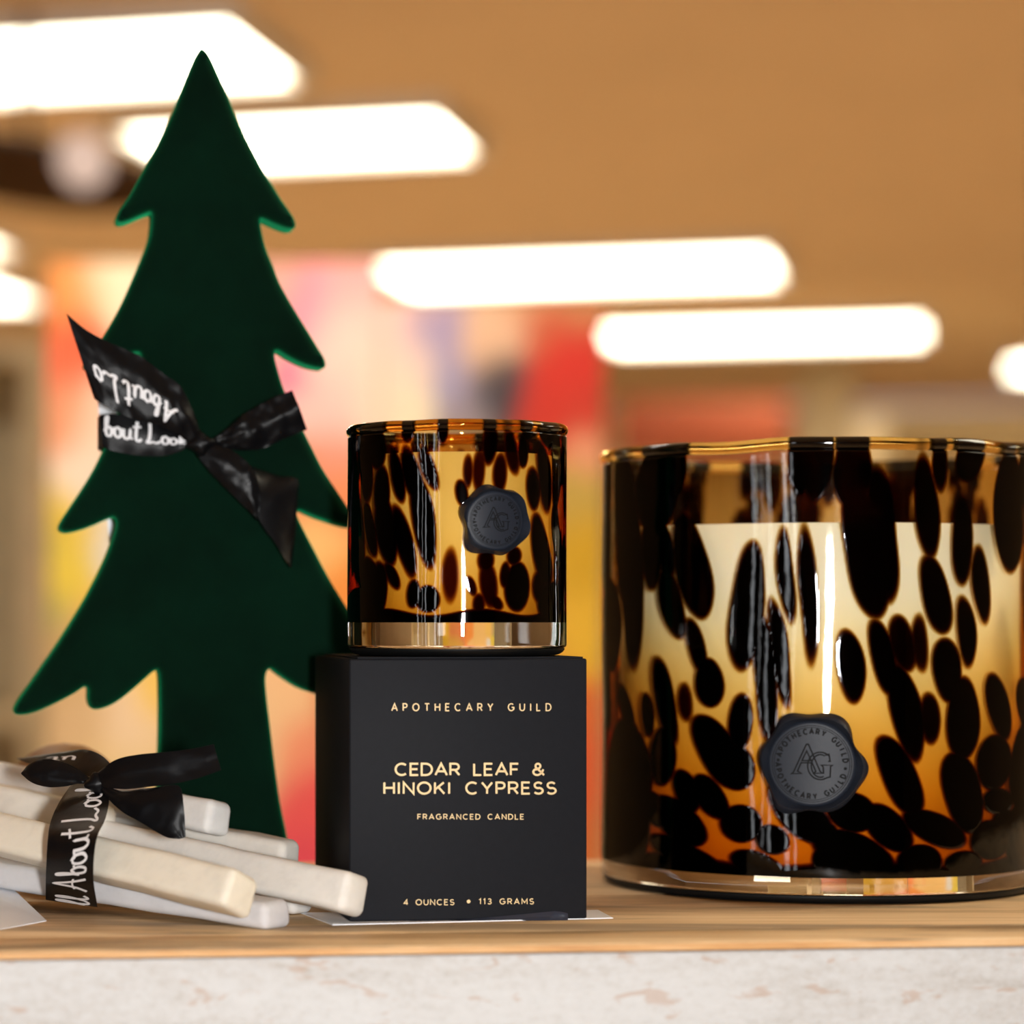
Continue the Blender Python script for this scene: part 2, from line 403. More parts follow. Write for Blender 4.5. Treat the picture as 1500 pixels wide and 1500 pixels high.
# ------------------------------------------------------------------ abstract painting on an easel
PD = 3.0
def painting(px0, px1, py0, label, slabel):
    a, b = W(px0, py0, PD), W(px1, 1330, PD)
    root = empty('painting', ((a.x + b.x) / 2, a.y, b.z), label, 'painting', 'abstract paintings')
    blobs = [(100, 425, 45, (244, 150, 66)), (175, 420, 45, (255, 228, 190)), (108, 520, 45, (238, 92, 44)), (95, 600, 40, (238, 150, 105)), (140, 610, 40, (245, 200, 170)), (135, 690, 45, (240, 215, 190)),
        (100, 770, 38, (226, 190, 50)), (95, 850, 40, (226, 196, 60)), (66, 800, 26, (150, 158, 70)), (170, 800, 40, (222, 216, 205)), (66, 900, 26, (160, 160, 80)), (90, 960, 50, (205, 165, 110)), (100, 1060, 50, (215, 178, 130)), (165, 930, 45, (238, 190, 90)), (190, 1060, 40, (240, 208, 170)), (225, 1020, 30, (243, 200, 90)), (165, 1150, 60, (232, 200, 140)),
        (300, 500, 80, (240, 190, 160)), (300, 800, 90, (240, 190, 110)), (350, 1100, 60, (240, 200, 150)),
        (450, 440, 50, (255, 148, 168)), (410, 400, 40, (235, 170, 150)), (515, 410, 50, (255, 176, 172)), (510, 500, 50, (255, 212, 196)), (428, 550, 25, (242, 112, 148)), (470, 590, 45, (255, 196, 186)), (565, 470, 45, (255, 206, 190)), (560, 560, 45, (248, 212, 190)), (480, 670, 40, (252, 150, 122)), (445, 720, 40, (240, 140, 90)), (505, 735, 40, (246, 140, 80)), (465, 800, 35, (243, 195, 120)), (500, 890, 50, (240, 146, 56)), (420, 1035, 35, (243, 196, 145)), (435, 1105, 35, (240, 150, 112)), (450, 1190, 45, (232, 84, 84)), (440, 1260, 45, (225, 70, 90)),
        (640, 480, 40, (170, 152, 184)), (655, 550, 35, (160, 150, 178)), (600, 600, 40, (240, 220, 186)), (610, 530, 30, (236, 205, 190)), (680, 620, 35, (150, 135, 140)), (735, 580, 40, (52, 48, 56)), (720, 480, 45, (232, 186, 150)), (790, 480, 35, (200, 96, 56)), (835, 525, 50, (208, 36, 12)), (800, 600, 45, (200, 40, 14)), (862, 590, 35, (196, 52, 24)), (855, 665, 30, (226, 150, 110)), (850, 735, 35, (190, 158, 70)), (850, 810, 45, (206, 160, 20)), (855, 930, 50, (228, 180, 44)), (862, 1040, 40, (216, 104, 44)), (862, 1140, 50, (218, 92, 44)), (862, 1250, 50, (205, 110, 52)), (700, 800, 90, (210, 160, 60)), (650, 1000, 120, (220, 120, 70)),
        (640, 405, 35, (236, 180, 150)), (760, 400, 45, (222, 160, 110)), (860, 430, 40, (200, 130, 80))]
    nx, nz = 110, 130
    me = bpy.data.meshes.new('canvas')
    us = np.linspace(0, 1, nx); vs = np.linspace(0, 1, nz)
    U, V = np.meshgrid(us, vs)
    PX = px0 + (px1 - px0) * U; PY = 1330 + (py0 - 1330) * V
    th = np.sin(PX * 0.05 + PY * 0.021) * 7; PXw = PX + th; PYw = PY + np.sin(PX * 0.031 - PY * 0.017) * 9
    best = np.full(PX.shape, 1e9); colr = np.zeros(PX.shape + (3,)); wsum = np.zeros(PX.shape)
    for (x, y, r, c) in blobs:
        q = ((PXw - x) / r) ** 2 + ((PYw - y) / (r * 1.25)) ** 2
        w = np.exp(-q * 1.6) + 1e-9 / (q + 0.1)
        colr += w[..., None] * np.array(lin(c)); wsum += w
    colr /= wsum[..., None]
    co = np.stack([a.x + (b.x - a.x) * U, np.full(U.shape, a.y), b.z + (a.z - b.z) * V], -1).reshape(-1, 3)
    idx = np.arange(nx * nz).reshape(nz, nx)
    fs = np.stack([idx[:-1, :-1], idx[:-1, 1:], idx[1:, 1:], idx[1:, :-1]], -1).reshape(-1, 4)
    me.from_pydata(co.tolist(), [], fs.tolist())
    at = me.color_attributes.new('paint', 'FLOAT_COLOR', 'POINT')
    at.data.foreach_set('color', np.concatenate([colr.reshape(-1, 3), np.ones((nx * nz, 1))], 1).astype(np.float32).ravel())
    t = NT('abstract_paint'); ac = t.n('ShaderNodeAttribute', attribute_name='paint').outputs['Color']
    t.pr(color=ac, rough=0.6, normal=t.bump(t.noise(60, 4, 0.6, t.coord()), 0.3, 0.002))
    finme(me, 'painted_canvas', t.m, root, 0)
    w, h = b.x - a.x, a.z - b.z
    box_obj('stretcher', ((a.x + b.x) / 2, a.y + 0.018, (a.z + b.z) / 2), (w, 0.034, h), M_frame, root, 0.002)
    xm = root.location.x; y = a.y + 0.09
    e = empty('display_stand', (xm, y, 0), slabel, 'stand')
    for q in (-1, 1):
        box_obj('post', (xm + q * w * 0.3, y, (a.z - 0.1) / 2), (0.03, 0.03, a.z - 0.1), M_ball, e, 0.002)
        box_obj('foot', (xm + q * w * 0.3, y, 0.015), (0.05, 0.45, 0.03), M_ball, e, 0.003)
    for z in (b.z + 0.1, a.z - 0.13): box_obj('crossbar', (xm, y - 0.025, z), (w * 0.7, 0.02, 0.04), M_ball, e, 0.002)
painting(72, 556, 384, 'blurred abstract painting in orange, yellow and pink behind the green tree', 'wooden stand behind the pink and orange painting')
painting(558, 884, 440, 'blurred abstract painting in lavender, black, red and yellow behind the small candle', 'wooden stand behind the red and lavender painting')
# added fill lamp brightening the paintings, no fitting seen there
area('painting_fill', (-0.4, 0.9, ZC - 0.15), (0.13, PD + CAMY, EYE + 0.05), 0.25, 0.15, 19.0, (1, 0.96, 0.88))

# ------------------------------------------------------------------ the shelf (turned 6.2 degrees)
KS = math.tan(math.radians(6.2)); AS = math.radians(6.2)
SO = Vector((-0.0738, 0.843 + CAMY, SH))     # a point on the front edge
SM = Matrix.Translation(SO) @ Matrix.Rotation(AS, 4, 'Z')
sh = empty('display_shelf', (SO.x + 0.2, SO.y + 0.14, 0), 'wooden display shelf with brown top and whitewashed front edge under everything', 'shelf')
XL, XR = -0.45, 0.75
py = 0.0
for k, dpt in enumerate((0.034, 0.112, 0.140)):
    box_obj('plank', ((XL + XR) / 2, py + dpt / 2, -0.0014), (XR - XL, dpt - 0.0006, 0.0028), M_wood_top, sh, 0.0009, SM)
    py += dpt
SDEP = py
box_obj('edge_strip', ((XL + XR) / 2, 0.0009, -0.0017), (XR - XL, 0.003, 0.0022), M_wood_edge, sh, 0.0008, SM)
for k in range(2):
    box_obj('front_board', ((XL + XR) / 2, 0.0108, -0.0031 - 0.055 - k * 0.112), (XR - XL, 0.02, 0.110), M_white, sh, 0.0015, SM)
box_obj('back_board', ((XL + XR) / 2, SDEP - 0.012, -0.12), (XR - XL, 0.02, 0.225), M_white, sh, 0.001, SM)
for s in (XL + 0.02, XR - 0.02):
    for yy in (0.045, SDEP - 0.05):
        box_obj('leg', (s, yy, -SH / 2 - 0.004), (0.04, 0.05, SH - 0.008), M_white, sh, 0.002, SM)
    box_obj('end_board', (s, SDEP / 2, -0.12), (0.02, SDEP - 0.05, 0.225), M_white, sh, 0.001, SM)
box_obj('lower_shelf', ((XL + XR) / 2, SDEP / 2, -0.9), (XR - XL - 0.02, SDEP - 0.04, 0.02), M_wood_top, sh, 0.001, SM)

# ------------------------------------------------------------------ stroke lettering
def arc(cx, cy, rx, ry, a0, a1, n=14):
    return [(cx + rx * math.cos(math.radians(a0 + (a1 - a0) * k / n)), cy + ry * math.sin(math.radians(a0 + (a1 - a0) * k / n))) for k in range(n + 1)]
GL = {
 'A': (0.90, [[(0, 0), (0.45, 1), (0.90, 0)], [(0.16, 0.33), (0.74, 0.33)]]),
 'C': (0.90, [arc(0.48, 0.5, 0.48, 0.5, 48, 312, 20)]),
 'D': (0.80, [[(0, 0), (0, 1), (0.32, 1)] + arc(0.32, 0.5, 0.48, 0.5, 88, -88, 14) + [(0.32, 0), (0, 0)]]),
 'E': (0.60, [[(0.60, 1), (0, 1), (0, 0), (0.60, 0)], [(0, 0.52), (0.54, 0.52)]]),
 'F': (0.58, [[(0.58, 1), (0, 1), (0, 0)], [(0, 0.50), (0.52, 0.50)]]),
 'G': (0.95, [arc(0.48, 0.5, 0.48, 0.5, 48, 318, 20) + [(0.92, 0.22), (0.92, 0.48), (0.56, 0.48)]]),
 'H': (0.76, [[(0, 0), (0, 1)], [(0.76, 0), (0.76, 1)], [(0, 0.52), (0.76, 0.52)]]),
 'I': (0.08, [[(0.04, 0), (0.04, 1)]]),
 'K': (0.74, [[(0, 0), (0, 1)], [(0.70, 1), (0.02, 0.38)], [(0.26, 0.60), (0.74, 0)]]),
 'L': (0.56, [[(0, 1), (0, 0), (0.56, 0)]]),
 'M': (0.94, [[(0, 0), (0, 1), (0.47, 0.25), (0.94, 1), (0.94, 0)]]),
 'N': (0.78, [[(0, 0), (0, 1), (0.78, 0), (0.78, 1)]]),
 'O': (1.00, [arc(0.5, 0.5, 0.5, 0.5, 0, 360, 30)]),
 'P': (0.64, [[(0, 0), (0, 1), (0.36, 1)] + arc(0.36, 0.73, 0.28, 0.27, 88, -88, 10) + [(0.36, 0.46), (0, 0.46)]]),
 'R': (0.70, [[(0, 0), (0, 1), (0.38, 1)] + arc(0.38, 0.73, 0.28, 0.27, 88, -88, 10) + [(0.38, 0.46), (0, 0.46)], [(0.36, 0.46), (0.70, 0)]]),
 'S': (0.68, [arc(0.34, 0.745, 0.30, 0.255, 30, 180, 10) + arc(0.34, 0.745, 0.30, 0.255, 195, 265, 4) + arc(0.34, 0.26, 0.34, 0.26, 80, -150, 14)]),
 'T': (0.74, [[(0, 1), (0.74, 1)], [(0.37, 1), (0.37, 0)]]),
 'U': (0.76, [[(0, 1), (0, 0.38)] + arc(0.38, 0.38, 0.38, 0.38, 182, 358, 12) + [(0.76, 0.38), (0.76, 1)]]),
 'Y': (0.80, [[(0, 1), (0.40, 0.45), (0.80, 1)], [(0.40, 0.45), (0.40, 0)]]),
 '&': (0.86, [[(0.86, 0), (0.24, 0.66)] + arc(0.38, 0.79, 0.19, 0.21, 215, -35, 12) + [(0.50, 0.62), (0.24, 0.48)] + arc(0.32, 0.27, 0.30, 0.27, 120, 300, 12) + [(0.66, 0.18), (0.80, 0.50)]]),
 '1': (0.30, [[(0, 0.80), (0.24, 1), (0.24, 0)]]),
 '3': (0.62, [arc(0.30, 0.76, 0.26, 0.24, 150, -90, 12) + arc(0.30, 0.26, 0.30, 0.26, 90, -150, 14)]),
 '4': (0.68, [[(0.50, 0), (0.50, 1), (0, 0.28), (0.68, 0.28)]]),
 '.': (0.20, [arc(0.1, 0.5, 0.06, 0.06, 0, 360, 10)]),
 ' ': (0.62, []),
}
def strokes_to(bm, polys, wd, fmap):
    """polys in 2-D, wd stroke width (number, or function of direction), fmap (x, y) -> 3-D"""
    for P in polys:
        P = [Vector((p[0], p[1])) for p in P]
        Q = [P[0]]
        for p in P[1:]:
            if (p - Q[-1]).length > 1e-6: Q.append(p)
        if len(Q) < 2: continue
        closed = (Q[0] - Q[-1]).length < 1e-4
        n = len(Q); L = []; Rr = []
        for i in range(n):
            if closed: a, b = Q[i - 1 if i > 0 else n - 2], Q[i + 1 if i < n - 1 else 1]
            else: a, b = Q[max(i - 1, 0)], Q[min(i + 1, n - 1)]
            d1 = (Q[i] - a); d2 = (b - Q[i])
            if d1.length < 1e-9: d1 = d2
            if d2.length < 1e-9: d2 = d1
            d1 = d1.normalized(); d2 = d2.normalized()
            t = d1 + d2
            if t.length < 1e-3: t = d2
            t.normalize(); nn = Vector((-t.y, t.x))
            w = wd(t) if callable(wd) else wd
            m = 1 / max(abs(nn.dot(Vector((-d2.y, d2.x)))), 0.45)
            L.append(Q[i] + nn * w / 2 * m); Rr.append(Q[i] - nn * w / 2 * m)
        vl = [bm.verts.new(fmap(p.x, p.y)) for p in L]; vr = [bm.verts.new(fmap(p.x, p.y)) for p in Rr]
        for i in range(n - 1): bm.faces.new((vl[i], vr[i], vr[i + 1], vl[i + 1]))
def subdiv(P, step):
    out = [P[0]]
    for a, b in zip(P[:-1], P[1:]):
        L = math.hypot(b[0] - a[0], b[1] - a[1]); k = max(1, int(L / step))
        for j in range(1, k + 1): out.append((a[0] + (b[0] - a[0]) * j / k, a[1] + (b[1] - a[1]) * j / k))
    return out
def line_polys(txt, x0, x1, base, h, wide=1.0):
    """lay txt between x0 and x1 (y grows upward)"""
    gs = [GL[c] for c in txt]; tot = sum(g[0] for g in gs) * h * wide
    gap = (x1 - x0 - tot) / (len(gs) - 1); x = x0; out = []
    for g in gs:
        for s in g[1]: out.append([(x + p[0] * h * wide, base + p[1] * h) for p in s])
        x += g[0] * h * wide + gap
    return out

# ------------------------------------------------------------------ the box
BA = math.radians(6.7)
bx = Vector((0.0372, -0.0005, SH + 0.0004)); bw, bd, bh = 0.0818, 0.0805, 0.0885
BM = Matrix.Translation(bx) @ Matrix.Rotation(BA, 4, 'Z')
bo = empty('candle_box', (*(BM @ Vector((bw / 2, bd / 2, 0))).xy, SH), 'black square candle box with gold lettering under the small candle', 'box', None, BA)
box_obj('carton', (bw / 2, bd / 2, bh / 2), (bw, bd, bh), M_boxc, bo, 0.0007, BM, 3)
# lid flap seam at the top
box_obj('top_flap', (bw / 2 + 0.001, bd / 2, bh + 0.0003), (bw - 0.004, bd - 0.003, 0.0006), M_boxc, bo, 0.0002, BM)
BMi = BM.inverted()
def on_box(px, py, off=0.00012):
    o = BMi @ Vector((0, CAMY, EYE)); d = (BMi.to_3x3() @ (W(px, py, 1.0) - Vector((0, CAMY, EYE))))
    t = (-off - o.y) / d.y
    return BM @ (o + d * t)
texts = [('APOTHECARY GUILD', 574, 807, 1041, 10.2, 1.65, 0.86, 'brand_lettering'),
         ('CEDAR LEAF &', 579.5, 797, 1135.3, 16.6, 2.95, 1.13, 'scent_lettering'),
         ('HINOKI CYPRESS', 563, 814, 1162.6, 16.4, 2.95, 1.13, 'scent_lettering'),
         ('FRAGRANCED CANDLE', 612, 767, 1200, 7.2, 1.3, 1.05, 'small_lettering'),
         ('4 OUNCES', 592, 665, 1325.4, 7.6, 1.3, 1.05, 'weight_lettering'),
         ('113 GRAMS', 702, 781.5, 1324.2, 7.6, 1.3, 1.05, 'weight_lettering')]
for (tx, x0, x1, b, h, sw, wide, nm) in texts:
    bm = bmesh.new()
    P = line_polys(tx, x0, x1, -b, h, wide)
    strokes_to(bm, P, sw, lambda x, y: on_box(x, -y))
    fin(bm, nm, M_gold, bo, 0)
bm = bmesh.new(); c = on_box(686.5, 1320.5)
vs = [bm.verts.new(on_box(686.5 + 2.7 * math.cos(a), 1320.5 + 2.7 * math.sin(a))) for a in [2 * PI * k / 20 for k in range(20)]]
bm.faces.new(vs); fin(bm, 'dot_mark', M_gold, bo, 0)
# loose strip of dark film along the lower edge
bm = bmesh.new(); rows = []
for k in range(25):
    u = k / 24; x = 600 + 232 * u
    yb = 1350.5 - 1.8 * u; yt = yb - 1.5 - 13.5 * min(1, max(0, (u - 0.25) / 0.7)) ** 1.1
    if u > 0.93: yt += (u - 0.93) * 60
    bulge = 0.0007 + 0.0016 * abs(math.sin(u * 23)) * u
    rows.append((bm.verts.new(on_box(x, yb, 0.0004)), bm.verts.new(on_box(x, (yt + yb) / 2, bulge)), bm.verts.new(on_box(x, yt, 0.0005))))
for a, b in zip(rows[:-1], rows[1:]):
    bm.faces.new((a[0], b[0], b[1], a[1])); bm.faces.new((a[1], b[1], b[2], a[2]))
fin(bm, 'film_strip', M_film, bo, 60)
# white card under the box
def card(name, pts, th, label):
    bm = bmesh.new(); lo = [bm.verts.new(p) for p in pts]; up = [bm.verts.new(p + Vector((0, 0, th))) for p in pts]
    bm.faces.new(lo); bm.faces.new(up)
    n = len(pts)
    for i in range(n): bm.faces.new((lo[i], lo[(i + 1) % n], up[(i + 1) % n], up[i]))
    return tag(fin(bm, name, M_card, None, 0), label, 'card')
def on_z(px, py, dz=0.00005):
    D = (EYE - SH - dz) * F / (py - CY); return W(px, py, D)
card('white_card', [on_z(487, 1355.5), on_z(898, 1345.5), on_z(876, 1334), on_z(440, 1338)], 0.00032, 'thin white card lying flat under the black box')

# ------------------------------------------------------------------ candles
def candle(kind, cx, rp, base_top_px, rim_px, wax_px, foot_z, contact, label, spots, wavy, mat, tint, lip, wall, wax_in):
    """cx, rp: axis and radius in pixels; heights measured on the front of the wall"""
    # distance of the axis so that the front of the foot stands where measured
    Dax = contact / (1 - rp / F)
    R_ = rp * Dax / F
    ax = (cx - CX) * Dax / F; ay = Dax + CAMY
    Df = Dax - R_
    zz = lambda py: EYE - (py - CY) * Df / F
    zbase, zrim, zwax = zz(base_top_px), zz(rim_px), zz(wax_px)
    root = empty(kind, (ax, ay, foot_z), label, 'candle')
    ca = math.atan2(-ax, -(CAMY - ay))      # direction to the camera seen from the axis
    toc = Vector((0 - ax, CAMY - ay, 0)).normalized(); rt = Vector((-toc.y, toc.x, 0))   # rt: to the right in the picture
    def cyl(phi, r, z):
        d = toc * math.cos(phi) + rt * math.sin(phi)
        return Vector((ax, ay, 0)) + d * r + Vector((0, 0, z))
    # ---- foot: thick clear glass
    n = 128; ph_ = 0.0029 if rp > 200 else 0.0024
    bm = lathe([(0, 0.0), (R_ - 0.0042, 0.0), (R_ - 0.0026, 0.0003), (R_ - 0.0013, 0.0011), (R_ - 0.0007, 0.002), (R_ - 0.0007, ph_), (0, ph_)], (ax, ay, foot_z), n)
    fin(bm, 'foot_disc', M_foot_disc, root, 50)  # black disc below the glass base, makes the dark band at the bottom
    foot_z = foot_z + ph_ + 0.0001
    hb = zbase - foot_z
    prof = [(0, 0.0), (R_ * 0.80, 0.0), (R_ * 0.86, 0.0), (R_ * 0.95, 0.0)]
    rr = 0.0012
    for k in range(1, 7):
        a = PI / 2 * k / 6; prof.append((R_ - rr + rr * math.sin(a), rr - rr * math.cos(a)))
    prof[3] = (R_ - rr, 0.0)
    prof += [(R_, hb * 0.6), (R_, hb), (R_ - wall, hb + 0.0002), (0, hb + 0.0002)]
    bm = lathe(prof, (ax, ay, foot_z), n); fin(bm, 'glass_base', M_clear, root, 50)
    # ---- wall
    na_f, na_b = (420, 150) if rp > 200 else (300, 110)
    phis = list(np.linspace(-PI / 2, PI / 2, na_f, endpoint=False)) + list(np.linspace(PI / 2, 3 * PI / 2, na_b, endpoint=False))
    phis = np.array(phis); nz = 300 if rp > 200 else 210
    zs = np.linspace(zbase, zrim - lip, nz)
    zrim_full = zrim; zrim = zrim - lip * 1.9
    zs = np.linspace(zbase, zrim - lip * 0.4, nz)
    # profile: outer wall up, small step over under the rim ring, inner wall down
    pr = [(R_, z) for z in zs]
    for k in range(1, 12):
        a = PI * k / 12
        pr.append((R_ - lip * 0.8 + lip * 0.8 * math.cos(a), zrim - lip * 0.4 + lip * 0.4 * math.sin(a)))
    nin = 60
    pr += [(R_ - 1.6 * lip, z) for z in np.linspace(zrim - lip * 0.4, zbase + 0.002, nin)]
    pr = np.array(pr)
    NP, NA = len(pr), len(phis)
    rad = np.repeat(pr[:, 0][:, None], NA, 1); hz = np.repeat(pr[:, 1][:, None], NA, 1); ph = np.repeat(phis[None, :], NP, 0)
    zone = np.clip((hz - (zrim - 0.010)) / 0.010, 0, 1) ** 2
    wob = np.zeros_like(ph)
    for (k, am, p0) in ((2, 0.35, 0.3), (5, 0.45, 1.1), (9, 0.4, 2.0), (14, 0.25, 4.0)): wob += am * np.sin(k * ph + p0)
    hz = hz + zone * wavy * wob
    wl = 0.00022 * wavy / 0.0006 * np.sin(3 * ph + hz * 60) if wavy else 0
    rad = rad + wl
    X = ax + rad * (toc.x * np.cos(ph) + rt.x * np.sin(ph)); Y = ay + rad * (toc.y * np.cos(ph) + rt.y * np.sin(ph))
    co = np.stack([X, Y, hz], -1).reshape(-1, 3)
    # spots
    PX = cx + rp * np.sin(ph); DD = Dax - R_ * np.cos(ph)
    PY = CY + (EYE - hz) * F / Df
    PYv = PY
    rng = np.random.RandomState(5)
    wx = 1.3 * np.sin(PX * 0.05 + PYv * 0.031) + 0.9 * np.sin(PX * 0.027 - PYv * 0.043); wy = 1.5 * np.sin(PX * 0.04 + 1.7)
    K = np.zeros_like(ph); front = np.cos(ph) > -0.02
    def add(mask, qx, qy, a, b, tl, s):
        t = math.radians(tl); dx = (qx * math.cos(t) + (-qy) * -math.sin(t) * -1)
        # axis leans: top towards the left for positive tilt
        u = qx * math.cos(t) - qy * math.sin(t); v = qx * math.sin(t) + qy * math.cos(t)
        m = min(a, b); q = np.sqrt((u / a) ** 2 + (v / b) ** 2)
        soft = min(0.5, 6.0 / m)
        d = np.clip((1 + soft * 0.12 - q) / soft, 0, 1)
        d = d * d * (3 - 2 * d)
        np.maximum(K, np.where(mask, d * s, 0), out=K)
    H_ = base_top_px - rim_px
    kk = 1.08 if rp > 200 else 1.25
    for sp in spots:
        x, y, a, b, tl = sp[:5]; a *= kk; b *= (1.04 if rp > 200 else 1.12); s = sp[5] if len(sp) > 5 else 1.0
        add(front, PX + wx - x, PYv + wy - y, a, b, tl, 9.0 * s)
    H = base_top_px - rim_px
    for i in range(150 if rp > 200 else 100):
        p0 = rng.uniform(PI / 2 - 0.05, 3 * PI / 2 + 0.05); y0 = rim_px + (base_top_px - rim_px) * rng.uniform(0, 1) ** 1.5
        a = rng.uniform(0.03, 0.065) * rp * (1.4 if rp < 200 else 1); b = a * rng.uniform(2.2, 5.0)
        add(~front, (ph - p0) * rp + wx, PYv + wy - y0, a, b, rng.uniform(0, 15), 7.0)
    for i in range(34 if rp > 200 else 18):
        a = rng.uniform(0.025, 0.055) * rp
        add(~front, (ph - rng.uniform(PI / 2, 3 * PI / 2)) * rp + wx, PYv - (rim_px + rng.uniform(0.0, 0.22) * H_), a, rng.uniform(0.10, 0.28) * rp, rng.uniform(-8, 8), rng.uniform(2.5, 9.0))
    # dark pooled colour along the bottom of the wall
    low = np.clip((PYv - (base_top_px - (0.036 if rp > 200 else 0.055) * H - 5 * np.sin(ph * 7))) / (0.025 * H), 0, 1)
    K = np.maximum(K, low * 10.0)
    outer = (np.arange(NP) < nz + 6)[:, None]
    K = K * outer
    hfrac = np.clip((PYv - rim_px) / H, 0, 1)
    T = (tint[0] + tint[1] * np.clip((hfrac - tint[2]) / (1 - tint[2]), 0, 1) ** 1.7 + (2.0 if rp > 200 else 0.8) * (np.cos(ph) < 0)) * outer + 0.05 * (~outer)
    idx = np.arange(NP * NA).reshape(NP, NA); nx_ = np.roll(idx, -1, axis=1)
    fs = np.stack([idx[:-1], nx_[:-1], nx_[1:], idx[1:]], -1).reshape(-1, 4)
    me = bpy.data.meshes.new('wall')
    me.vertices.add(len(co)); me.vertices.foreach_set('co', co.astype(np.float32).ravel())
    me.loops.add(fs.size); me.loops.foreach_set('vertex_index', fs.astype(np.int32).ravel())
    me.polygons.add(len(fs)); me.polygons.foreach_set('loop_start', np.arange(0, fs.size, 4, dtype=np.int32))
    me.update(calc_edges=True)
    for nm, arr in (('spot', K), ('tint', T)):
        at = me.attributes.new(nm, 'FLOAT', 'POINT'); at.data.foreach_set('value', arr.astype(np.float32).ravel())
    me.polygons.foreach_set('use_smooth', np.ones(len(fs), dtype=bool))
    me.transform(matw(root).inverted())
    link('glass_wall', me, mat, root)
    # ---- rim: rounded ring of solid glass, spotted like the wall
    NR = 18; am = lip * 1.0
    ts = np.linspace(0, 2 * PI, NR, endpoint=False)
    php = np.repeat(phis[None, :], NR, 0); tt = np.repeat(ts[:, None], NA, 1)
    wobr = np.zeros_like(php)
    for (k, a_, p0) in ((2, 0.35, 0.3), (5, 0.45, 1.1), (9, 0.4, 2.0), (14, 0.25, 4.0)): wobr += a_ * np.sin(k * php + p0)
    rr_ = R_ - lip * 0.72 + am * np.cos(tt); zr_ = zrim_full - am + am * np.sin(tt) + wavy * wobr
    X = ax + rr_ * (toc.x * np.cos(php) + rt.x * np.sin(php)); Y = ay + rr_ * (toc.y * np.cos(php) + rt.y * np.sin(php))
    idx = np.arange(NR * NA).reshape(NR, NA); nx_ = np.roll(idx, -1, axis=1); up_ = np.roll(idx, -1, axis=0); un_ = np.roll(nx_, -1, axis=0)
    me = bpy.data.meshes.new('rim')
    me.from_pydata(np.stack([X, Y, zr_], -1).reshape(-1, 3).tolist(), [], np.stack([idx, nx_, un_, up_], -1).reshape(-1, 4).tolist())
    Kr = np.repeat(K[nz - 3][None, :], NR, 0)
    at = me.attributes.new('spot', 'FLOAT', 'POINT'); at.data.foreach_set('value', np.clip(Kr / 6.0, 0, 1).astype(np.float32).ravel())
    bmr = bmesh.new(); bmr.from_mesh(me); bmesh.ops.recalc_face_normals(bmr, faces=bmr.faces); bmr.to_mesh(me); bmr.free()
    me.polygons.foreach_set('use_smooth', np.ones(len(me.polygons), dtype=bool))
    me.transform(matw(root).inverted()); link('rim', me, M_rim if rp > 200 else M_rim_dark, root)
    # ---- wax and wick
    rw = R_ - wax_in
    prof = [(0, zbase + 0.0008), (rw - 0.002, zbase + 0.0008), (rw, zbase + 0.003), (rw, zwax - 0.0006), (rw - 0.0006, zwax), (rw * 0.6, zwax - 0.0012), (0, zwax - 0.0016)]
    bm = lathe([(a, b) for a, b in prof], (ax, ay, 0), 128); fin(bm, 'wax', M_wax, root, 50)
    for (dx, dy) in ([(0, 0)] if rp < 200 else [(0, 0.022), (0.019, -0.011), (-0.019, -0.011)]):
        bm = bmesh.new(); cyl_bm(bm, (ax + dx, ay + dy, zwax - 0.002), (ax + dx + 0.0004, ay + dy, zwax + 0.0008), 0.0008, 8); fin(bm, 'wick', M_print, root)
    return dict(root=root, cyl=cyl, R=R_, zz=zz, Df=Df, rp=rp, cx=cx, Dax=Dax)

